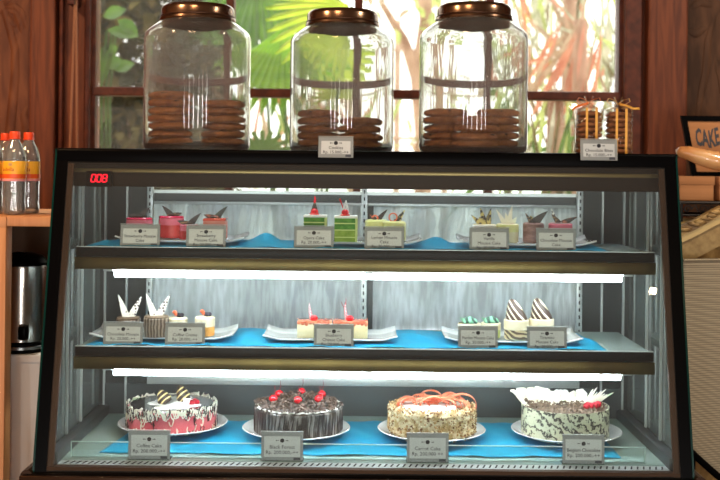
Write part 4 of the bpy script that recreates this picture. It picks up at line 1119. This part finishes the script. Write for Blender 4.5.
# top edge recedes to the right
z_t, z_b = zc(216, 3.0), zc(236, 3.0)
def slab(pL, pR, zt, zb, dep, bev=.004):
    b = B(); 
    a, c = Vector((pL[0], pL[1], 0)), Vector((pR[0], pR[1], 0)); n = Vector((0, dep, 0))
    pts = [a, c, c+n, a+n]
    hexa(b, [p+Vector((0, 0, zb)) for p in pts] + [p+Vector((0, 0, zt)) for p in pts])
    return b
pl, pr = (xc(672, 2.90), 2.90-DC), (xc(800, 3.18), 3.18-DC)
zt_ = zc(219, 2.90)
b = slab(pl, pr, zt_, zt_-.03, .26); bmesh.ops.bevel(b, geom=b.edges[:], offset=.006, segments=3, affect='EDGES'); obj('top_board', b, GILTP, t, world=True)
CR = [(668, 231), (680, 226), (690, 221.5), (700, 216.5), (710, 211), (720, 206), (732, 202), (746, 202), (760, 207), (776, 216), (796, 226)]
def crest(o0, o1, y0, y1):
    b = B(); U = [at(x, y+o0, 2.88) for x, y in CR]; Lw = [at(x, y+o1, 2.88) for x, y in CR]
    a = [[b.verts.new((p.x, yy, p.z)) for p in R_] for R_ in (U, Lw) for yy in (y0, y1)]
    for i in range(len(CR)-1):
        for q in ((0, 1), (1, 3), (3, 2), (2, 0)): b.faces.new((a[q[0]][i], a[q[0]][i+1], a[q[1]][i+1], a[q[1]][i]))
    for i in (0, -1): b.faces.new((a[0][i], a[1][i], a[3][i], a[2][i]))
    return b
yc = 2.88-DC
b = crest(0, 10, yc-.012, yc+.016); top = obj('carved_crest', b, GILT, t, world=True)
b = B(); dvec = (Vector((pr[0], pr[1], 0))-Vector((pl[0], pl[1], 0)))
for k in range(26):
    f = (k+.5)/26*(len(CR)-1); i = int(f); f -= i; q = at(CR[i][0]*(1-f)+CR[i+1][0]*f, CR[i][1]*(1-f)+CR[i+1][1]*f + 4.5 + 1.5*math.sin(k*2.2), 2.88); q.y = yc-.012
    ball(b, q, .007 + .005*((k*5) % 4)/3, 1.5, .45, .6, 2)
obj('carved_leaves', b, GILT, top, world=True, smooth=180, kind='stuff')
def off(p, q): return (p[0], p[1]+q)
b = crest(10, 17, yc-.006, yc+.012); obj('moulding', b, pbr('pale_gilt', (196, 168, 110), .4, metal=.2), t, world=True)
b = crest(17, 40, yc+.002, yc+.014); obj('front_panel', b, GILTP, t, world=True, smooth=None)
b = slab(off(pl, .03), off(pr, .03), zt_-.03, .06, .21); obj('body', b, GILTP, t, world=True)
b = slab((xc(680, 2.9), 2.9-DC+.012), (xc(692, 2.93), 2.93-DC+.012), zt_-.062, 0, .04); obj('corner_post', b, WOOD, t, world=True)
b = slab((xc(800, 3.2), 3.2-DC+.0), (xc(808, 3.22), 3.22-DC+.012), zt_-.062, 0, .04); obj('corner_post', b, WOOD, t, world=True)
# woven reed chair back in front
dwv = 2.80
t = thing('reed_screen', 'grey brown woven reed screen with a dark curved lower rim at the right edge', 'screen', (xc(735, dwv), dwv-DC, 0))
zz0 = zc(257, dwv)
b = B(); nx, nz = 30, 60; rows = []
def scr(u, v):
    x = xc(684, dwv) + u*.30; zl = zc(440, dwv) - .21*u - .02*math.sin(u*3)
    z = zz0 + (zl-zz0)*v
    return Vector((x, dwv-DC + .035*math.sin(u*PI*.9) - .05*v**1.5 + .0012*math.sin(v*PI*nz*1.0), z))
for j in range(nz*2+1):
    rows.append([b.verts.new(scr(i/nx, j/(nz*2))) for i in range(nx+1)])
for j in range(nz*2):
    for i in range(nx): b.faces.new((rows[j][i], rows[j][i+1], rows[j+1][i+1], rows[j+1][i]))
o = obj('woven_panel', b, REED, t, world=True, smooth=60); m = o.modifiers.new('t', 'SOLIDIFY'); m.thickness = .006; m.offset = 1
b = B(); tube(b, [scr(i/nx, 1.0)+Vector((0, -.003, 0)) for i in range(nx+1)], .009, 10); obj('lower_rim', b, BLACK, t, world=True)
b = B(); tube(b, [scr(i/nx, 0.0) for i in range(nx+1)], .004, 10); obj('upper_rim', b, REED, t, world=True)
for u in (.03, .97):
    b = B(); p = scr(u, 1.0); tube(b, [p, p+Vector((.01, .04, -.2)), Vector((p.x+.02, p.y+.06, 0))], .014, 10); obj('leg', b, BLACK, t, world=True)
# iron scroll rack on the cabinet
zi = zt_
t = thing('iron_rack', 'low wrought iron scroll rack on the carved cabinet top', 'rack', (xc(705, 2.95), 2.95-DC, zi))
di = 2.95
b = B(); p0, p1 = at(680, 199, di), at(760, 200, di); zr1 = zi+.052
def bar(b, x0, x1, z, y, r=.003): tube(b, [(x0, y, z), ((x0+x1)/2, y, z), (x1, y, z)], r, 8)
for y in (di-DC, di-DC+.16):
    bar(b, p0.x, p1.x, zr1, y, .0045); bar(b, p0.x, p1.x, zi+.018, y, .003)
for k in range(16): tube(b, [(p0.x+(p1.x-p0.x)*k/15, di-DC, zr1), (p0.x+(p1.x-p0.x)*k/15, di-DC+.16, zr1)], .002, 6)
obj('rack_frame', b, IRON, t, world=True)
b = B()
for k in range(6):
    cx_ = p0.x + .02 + k*.043
    tube(b, [(cx_+.012*math.cos(a)*(1-a/9), di-DC, zi+.034+.012*math.sin(a)*(1-a/9)) for a in [q*.4 for q in range(19)]], .0022, 6)
    tube(b, [(cx_+.012, di-DC, zi+.034), (cx_+.022, di-DC, zi+.046), (cx_+.032, di-DC, zi+.026)], .0022, 6)
obj('scrollwork', b, IRON, t, world=True)
for x in (p0.x+.005, p1.x-.005):
    for y in (di-DC, di-DC+.16):
        b = B(); tube(b, [(x, y, zi), (x, y, zr1)], .004, 8); obj('leg', b, IRON, t, world=True)
# cardboard box, sign, loaf
db = 2.975
zb0 = zr1 + .0045
q0, q1 = at(680, 171, db), at(714, 171, db)
t = thing('cardboard_box', 'brown cardboard box standing on the iron rack under the cake sign', 'box', ((q0.x+q1.x)/2, db-DC+.07, zb0))
zb1 = zc(173, db)
b = B(); box(b, q0.x, q1.x, db-DC, db-DC+.14, zb0, zb1, .002); obj('carton', b, CARD, t, world=True)
b = B(); box(b, q0.x-.002, q1.x+.002, db-DC-.002, db-DC+.142, zb1-.0225, zb1+.001, .001); obj('carton_lid', b, CARD, t, world=True)
t2 = dup(t, Vector(t.location)+Vector((.112, .01, 0)), 0.0, 'second brown cardboard box cut off by the right edge of the photo')
ds = 3.17
sx0, sx1 = at(692, 150, ds).x, at(752, 150, ds).x
zs0, zs1 = zb1 + .0012, zc(112, ds)
SL = -.16   # top leans to the left as the board's corner shows
t = thing('cake_sign', 'hand lettered cardboard cake sign in a black frame on the cardboard boxes', 'sign', (sx0, ds-DC, zs0))
Ws, Hs = sx1-sx0, zs1-zs0
sh_ = lambda x, z: Vector((x - .16*z, .12*z, z + .0*x))
def quad(b, x0, x1, z0, z1, y0, y1):
    hexa(b, [sh_(x, z) + Vector((0, y, 0)) for (x, y, z) in ((x0, y0, z0), (x1, y0, z0), (x1, y1, z0), (x0, y1, z0), (x0, y0, z1), (x1, y0, z1), (x1, y1, z1), (x0, y1, z1))])
b = B(); quad(b, .004, Ws-.004, .004, Hs-.004, -.002, .004); obj('board', b, CARD, t, smooth=None)
b = B(); f = .016
quad(b, 0, f, 0, Hs, -.006, .006); quad(b, Ws-f, Ws, 0, Hs, -.006, .006); quad(b, f, Ws-f, 0, f*.8, -.006, .006); quad(b, f, Ws-f, Hs-f, Hs, -.006, .006)
obj('frame', b, BLACK, t, smooth=None)
tb = text_bm('CAKE', .050, .0006, 'LEFT', .12, .0016)
for v in tb.verts:
    x, z = v.co.x*.56 + .030, v.co.z*1.4 + Hs*.60 + v.co.x*.05
    z += .004*math.sin(v.co.x*60)
    v.co = sh_(x, z) + Vector((0, -.0026 + v.co.y*.3, 0))
obj('lettering', tb, INK, t, smooth=None)
dq = 3.0
P = [at(x, y, dq) for x, y in ((676.5, 152.5), (680, 152), (688, 153), (700, 156.5), (712, 160), (726, 162.5), (738, 164), (744, 165))]
b = B(); tube(b, P, [.008, .016, .019, .024, .0265, .027, .020, .006], 20)
for v in b.verts: v.co += Vector(noise.noise_vector(v.co*22))*.0025
t = obj('bread_loaf', b, CRUST, smooth=180)
lo = P[3].copy(); t.location = lo
for v in t.data.vertices: v.co -= lo
tag(t, 'long glossy golden bread loaf lying beside the top right corner of the case', 'bread')
# ------------------------------------------------------------ outside
GRD = pbr('garden_soil', (150, 130, 100), .9, col2=(120, 110, 70), scale=3)
b = B(); box(b, -8, 8, WY+.13, 14, -.3, -.2); obj('ground', b, GRD, smooth=None, kind='structure')
LFAN = leafmat('fan_palm_leaf', (136, 184, 46), (100, 156, 30), .6, 10, (1, 1, 3))
LYEL = leafmat('yellow_green_leaf', (186, 204, 70), (150, 176, 44), .6)
LDARK = leafmat('dark_leaf', (66, 74, 34), (40, 48, 22), .25, 10)
LOLIVE = leafmat('olive_leaf', (130, 116, 68), (86, 82, 42), .3, 12)
LMID = leafmat('green_leaf', (96, 140, 56), (60, 104, 36), .45)
LPALE = leafmat('pale_leaf', (190, 206, 130), (160, 180, 100), .5)
LDRY = leafmat('dry_frond', (196, 176, 150), (150, 124, 96), .4, 8)
LGREY = leafmat('grey_frond', (206, 204, 186), (150, 160, 130), .4, 8)
LRUST = leafmat('rusty_frond', (212, 150, 120), (190, 116, 88), .4, 8)
BARK = pbr('pale_bark', (206, 172, 148), .9, col2=(140, 104, 84), scale=12, stretch=(1, 1, .4), bump=.4)
def leaf(bm, p, d, up, L, w, bend=.25, mi=0, n=4):
    d = d.normalized(); s = d.cross(up)
    if s.length < 1e-3: s = d.orthogonal()
    s.normalize(); nrm = s.cross(d)
    prof = [0.12, .8, 1.0, .7, .03]
    pl = None
    for i in range(n+1):
        f = i/n
        c = p + d*(L*f) - nrm*(bend*L*f*f)
        ww = w*prof[i]
        row = (bm.verts.new(c - s*ww + nrm*ww*.25), bm.verts.new(c), bm.verts.new(c + s*ww + nrm*ww*.25))
        if pl:
            for k in range(2):
                f_ = bm.faces.new((pl[k], pl[k+1], row[k+1], row[k])); f_.material_index = mi
        pl = row
def fan(bm, c, R, a0, a1, n, nrm, upv, fold=.035, droop=.18, split=.72):
    """pleated palm fan around c in the plane spanned by upv and its side"""
    upv = upv.normalized(); nrm = nrm.normalized(); side = upv.cross(nrm).normalized()
    for k in range(n):
        aL, aM, aR = [a0 + (a1-a0)*(k+q)/n for q in (.0, .5, 1.0)]
        def pt(a, r, lift): 
            return c + (side*math.sin(a) + upv*math.cos(a))*r + nrm*(lift*r) - Vector((0, 0, 1))*droop*R*(r/R)**3
        rows = []
        for r, q in ((.04, 1), (.35, 1), (split, 1), (.88, .6), (1.0, .03)):
            l = aM + (aL-aM)*q; rr = aM + (aR-aM)*q
            rows.append((bm.verts.new(pt(l, r*R, 0)), bm.verts.new(pt(aM, r*R, fold)), bm.verts.new(pt(rr, r*R, 0))))
        for A, Bq in zip(rows, rows[1:]):
            for j in range(2): bm.faces.new((A[j], A[j+1], Bq[j+1], Bq[j]))
def g(px, py, d): return at(px, py, d)
def rooted(name, label, cat, px, d, group=None):
    p = at(px, 160, d); return thing(name, label, cat, (p.x, p.y, -.2), 0, group)
# 1 dark bush beyond the left pane
def bush(name, label, px0, px1, py0, py1, d0, d1, n, L, mats, seed, cat='shrub', wid=.3):
    r = random.Random(seed)
    t = rooted(name, label, cat, (px0+px1)/2, (d0+d1)/2)
    b = B()
    for i in range(n):
        p = at(r.uniform(px0, px1), r.uniform(py0, py1), r.uniform(d0, d1))
        dr = Vector((r.uniform(-1, 1), r.uniform(-1, .4), r.uniform(-.9, .7)))
        l = L*r.uniform(.6, 1.3)
        leaf(b, p, dr, Vector((0, 0, 1)), l, l*wid, r.uniform(.1, .5), r.randrange(len(mats)))
    obj('foliage', b, mats, t, world=True)
    b = B()
    c = Vector(t.location)
    for k in range(6):
        q = at(r.uniform(px0, px1), (py0+py1)/2, r.uniform(d0, d1)); tube(b, [c, c.lerp(q, .5) + Vector((.05, 0, .1)), q], [.02, .014, .006], 6)
    obj('stems', b, BARK, t, world=True)
    return t
bush('dark_bush', 'dense dark green bush outside the leftmost window pane', 60, 230, -40, 190, 5.2, 6.0, 3400, .11, [LDARK, LOLIVE, LDARK, LOLIVE], 3)
t = rooted('leafy_plant', 'broad bright leafed plant in front of the dark bush', 'plant', 112, 4.6)
b = B(); r = random.Random(5)
for (x, y, dx, dz, L, w) in ((104, 17, .7, .3, .10, .032), (108, 30, 1, -.15, .13, .03), (122, 60, -.6, -.2, .08, .032), (114, 70, .6, .25, .09, .03), (112, 44, .15, -1, .05, .018), (100, 80, .25, 1, .16, .012), (103, 82, .4, 1, .17, .010), (98, 78, .1, 1, .14, .010), (118, 20, .8, -.5, .10, .03)):
    leaf(b, g(x, y, 4.6), Vector((dx, r.uniform(-.2, .1), dz)), Vector((0, -1, .3)), L, w, .12)
obj('foliage', b, [LMID], t, world=True)
b = B()
for x in (103, 108, 112): tube(b, [g(x+4, 30, 4.62), g(x-2, 90, 4.62), Vector(t.location)+Vector((0, 0, .01))], .006, 6)
obj('stems', b, LMID, t, world=True)
# 2 fan palms
t = rooted('fan_palm', 'bright green fan palm outside the second window pane', 'palm', 292, 4.9)
UPV = Vector((0, 0, 1)); NR = Vector((0, -1, .15))
b = B(); fan(b, g(284, 26, 4.7), .40, PI*.70, PI*1.30, 15, Vector((0, -1, .12)), UPV, .04, .02); obj('leaf', b, LFAN, t, world=True, smooth=None)
b = B(); fan(b, g(258, -28, 4.95), .40, PI*.45, PI*1.35, 20, Vector((.2, -1, .3)), UPV, .05, .12); obj('leaf', b, LMID, t, world=True, smooth=None)
b = B(); fan(b, g(352, 6, 4.5), .36, PI*1.02, PI*1.62, 14, Vector((.1, -1, .35)), UPV, .05, .10, .6); obj('leaf', b, LYEL, t, world=True, smooth=None)
b = B(); fan(b, g(330, 60, 5.0), .26, PI*.3, PI*1.4, 14, Vector((-.1, -1, .3)), UPV, .05, .1); obj('leaf', b, LYEL, t, world=True, smooth=None)
b = B(); fan(b, g(262, 158, 4.6), .17, -PI*.45, PI*.45, 11, Vector((0, -1, .6)), UPV, .05, .3, .5); obj('leaf', b, LMID, t, world=True, smooth=None)
b = B(); fan(b, g(334, 124, 4.8), .13, -PI*.6, PI*.5, 11, Vector((0, -1, .5)), UPV, .05, .3, .5); obj('leaf', b, LYEL, t, world=True, smooth=None)
b = B(); base = Vector(t.location)
for x, y, d in ((284, 26, 4.72), (258, -28, 4.97), (352, 6, 4.52), (330, 60, 5.02), (268, 150, 4.62), (330, 120, 4.82)):
    q = g(x, y, d); tube(b, [base, base.lerp(q, .5)+Vector((0, .12, .1)), q], [.014, .01, .006], 6)
obj('stalks', b, LMID, t, world=True)
t = rooted('reed_clump', 'clump of pinkish reeds under the fan palm leaves', 'plant', 280, 5.6)
b = B(); r = random.Random(9)
for k in range(64):
    x = r.uniform(242, 365); p0 = g(x, 190, r.uniform(5.3, 6.0)); L = r.uniform(.3, .62)
    leaf(b, p0, Vector((r.uniform(-.5, .5), 0, 1)), Vector((0, -1, 0)), L, r.uniform(.008, .018), r.uniform(-.2, .3), r.randrange(4))
obj('foliage', b, [LDRY, LRUST, LMID, LPALE], t, world=True)
b = B(); c = Vector(t.location); tube(b, [c, c+Vector((0, 0, .5)), g(280, 192, 5.6)], .03, 8); obj('stems', b, BARK, t, world=True)
# 3 pale trees against the sky
t = rooted('pale_tree', 'slim pale trunked tree against the white sky behind the middle', 'tree', 420, 7.6)
b = B(); c = Vector(t.location)
tube(b, [c, g(424, 150, 7.6), g(418, 80, 7.6), g(426, 20, 7.6), g(420, -60, 7.6)], [.09, .06, .055, .05, .05], 10)
tube(b, [g(418, 80, 7.6), g(404, 40, 7.6), g(380, 0, 7.6)], [.05, .035, .02], 8)
obj('trunk', b, BARK, t, world=True)
b = B(); r = random.Random(12)
for k in range(150):
    p = g(r.uniform(362, 500), r.choice((r.uniform(-30, 30), r.uniform(-30, 60), r.uniform(100, 150))), r.uniform(7.2, 8))
    leaf(b, p, Vector((r.uniform(-1, 1), r.uniform(-.5, .5), r.uniform(-1, .5))), Vector((0, 0, 1)), r.uniform(.08, .17), .03, .3, r.randrange(3))
obj('foliage', b, [LPALE, LPALE, LDRY], t, world=True)
t = rooted('wooden_fence', 'pale garden fence rail crossing behind the middle window pane', 'fence', 425, 8.4)
b = B()
for y0, y1 in ((48, 52), (136, 141)): p, q = g(340, y0, 8.4), g(510, y1, 8.4); box(b, p.x, q.x, p.y, p.y+.03, q.z, p.z, .004)
for x in (352, 398, 446, 492): p = g(x, 20 if x == 398 else 44, 8.45); box(b, p.x-.025, p.x+.025, p.y, p.y+.05, -.2, p.z, .004)
obj('rails', b, pbr('fence_wood', (196, 170, 150), .8, col2=(176, 148, 128), scale=6), t, world=True)
# 4 palm with hanging dry fronds
def drybush(label, px0, px1, py0, py1, d0, d1, n, mats, seed, ang, name='drooping_palm'):
    r = random.Random(seed)
    t = rooted(name, label, 'palm', (px0+px1)/2, (d0+d1)/2)
    b = B()
    for k in range(n):
        p = g(r.uniform(px0, px1), r.uniform(py0, py1), r.uniform(d0, d1))
        a = r.gauss(ang, .35); dr = Vector((math.sin(a), r.uniform(-.2, .2), -math.cos(a)))
        leaf(b, p, dr, Vector((0, -1, 0)), r.uniform(.25, .6), r.uniform(.006, .015), r.uniform(-.15, .15), r.randrange(len(mats)))
    obj('fronds', b, mats, t, world=True)
    b = B(); c = Vector(t.location); q = g((px0+px1)/2+6, py0, (d0+d1)/2)
    tube(b, [c, c.lerp(q, .5), q], [.06, .045, .035], 10); obj('trunk', b, BARK, t, world=True)
    return t
drybush('palm with drooping dry fronds outside the rightmost window pane', 490, 640, -70, 90, 5.6, 6.4, 170, [LDRY, LGREY, LGREY, LPALE, LRUST, LOLIVE], 21, .25)
drybush('rusty fronded small palm in front of the drooping palm', 545, 605, 20, 60, 5.2, 5.5, 22, [LRUST, LRUST, LDRY], 22, -.35, 'small_palm')
drybush('pale grey leaning palm near the third cookie jar', 500, 600, 90, 140, 4.4, 4.8, 50, [LGREY, LMID, LPALE, LOLIVE], 23, -.2, 'leaning_palm')

# ------------------------------------------------------------ light
w = bpy.data.worlds.new('World'); SC.world = w; w.use_nodes = True
bg = w.node_tree.nodes['Background']; bg.inputs[0].default_value = (1.0, .965, .91, 1); bg.inputs[1].default_value = 3.0
def lamp(name, kind, loc, energy, col, size=.1, target=None, **k):
    l = bpy.data.lights.new(name, kind); l.energy = energy; l.color = col
    if kind == 'AREA': l.size = size
    elif kind == 'SUN': l.angle = size
    else: l.shadow_soft_size = size
    o = link(bpy.data.objects.new(name, l)); o.location = loc
    if target is not None: o.rotation_euler = (Vector(target) - Vector(loc)).to_track_quat('-Z', 'Y').to_euler()
    return o
lamp('sun', 'SUN', (2, 6, 8), 8.5, (1, .93, .8), .02, (0.2, 1.0, .6))
WARM = (1, .62, .34)
lamp('ceiling_lamp', 'AREA', (-.6, -1.6, 2.7), 24, WARM, .5, (-.6, -.9, 0))
lamp('counter_lamp', 'AREA', (-1.7, -.8, 2.6), 34, WARM, .3, (-1.4, .3, 1.0))
lamp('side_lamp', 'AREA', (1.7, -.5, 2.5), 22, (1, .86, .68), .3, (1.2, .6, .8))
# a small hanging bulb whose reflection shows in the front glass
G = None
for it in range(1):
    d = 2.5
    for k in range(8):
        p = at(653, 291, d); d = DC + gy(p.z)
    al = math.atan2(.16, ZT-ZB); n = Vector((0, -math.cos(al), math.sin(al)))
    v = (p - Vector((CX, -DC, EYE))).normalized(); rr = v - 2*v.dot(n)*n
    bl = p + rr*2.2
print('bulb', bl)
for k, x in enumerate((-1.9, -1.15, -.4, .4, 1.15, 1.9)):   # added fill strips behind the camera, narrow so jars reflect streaks
    sd = lamp('front_fill_strip', 'AREA', (x, -4.1, .70), 15, (1, .97, .93), .14, (x, 0, .70)); sd.data.shape = 'RECTANGLE'; sd.data.size_y = 1.0
lamp('pendant_bulb', 'POINT', bl, 4, (1, .7, .35), .013)
# ------------------------------------------------------------ camera
cam = bpy.data.cameras.new('Camera'); co = link(bpy.data.objects.new('Camera', cam))
cam.sensor_width = 36; cam.lens = F/720*36; cam.shift_y = -(240-HOR)/720; cam.clip_start = .05
co.matrix_world = Matrix.Translation((CX, -DC, EYE)) @ Matrix.Rotation(PI/2, 4, 'X') @ Matrix.Rotation(ROLL, 4, 'Z')
cam.dof.use_dof = True; cam.dof.focus_distance = 2.62; cam.dof.aperture_fstop = 3.2
SC.camera = co
SC.view_settings.view_transform = 'Standard'; SC.view_settings.look = 'None'
SC.view_settings.exposure = 0.0; SC.view_settings.gamma = 1.0; SC.view_settings.use_curve_mapping = False
cy = SC.cycles
cy.max_bounces = 24; cy.transparent_max_bounces = 32; cy.transmission_bounces = 16; cy.glossy_bounces = 6; cy.diffuse_bounces = 4
cy.use_denoising = True; cy.sample_clamp_indirect = 8.0
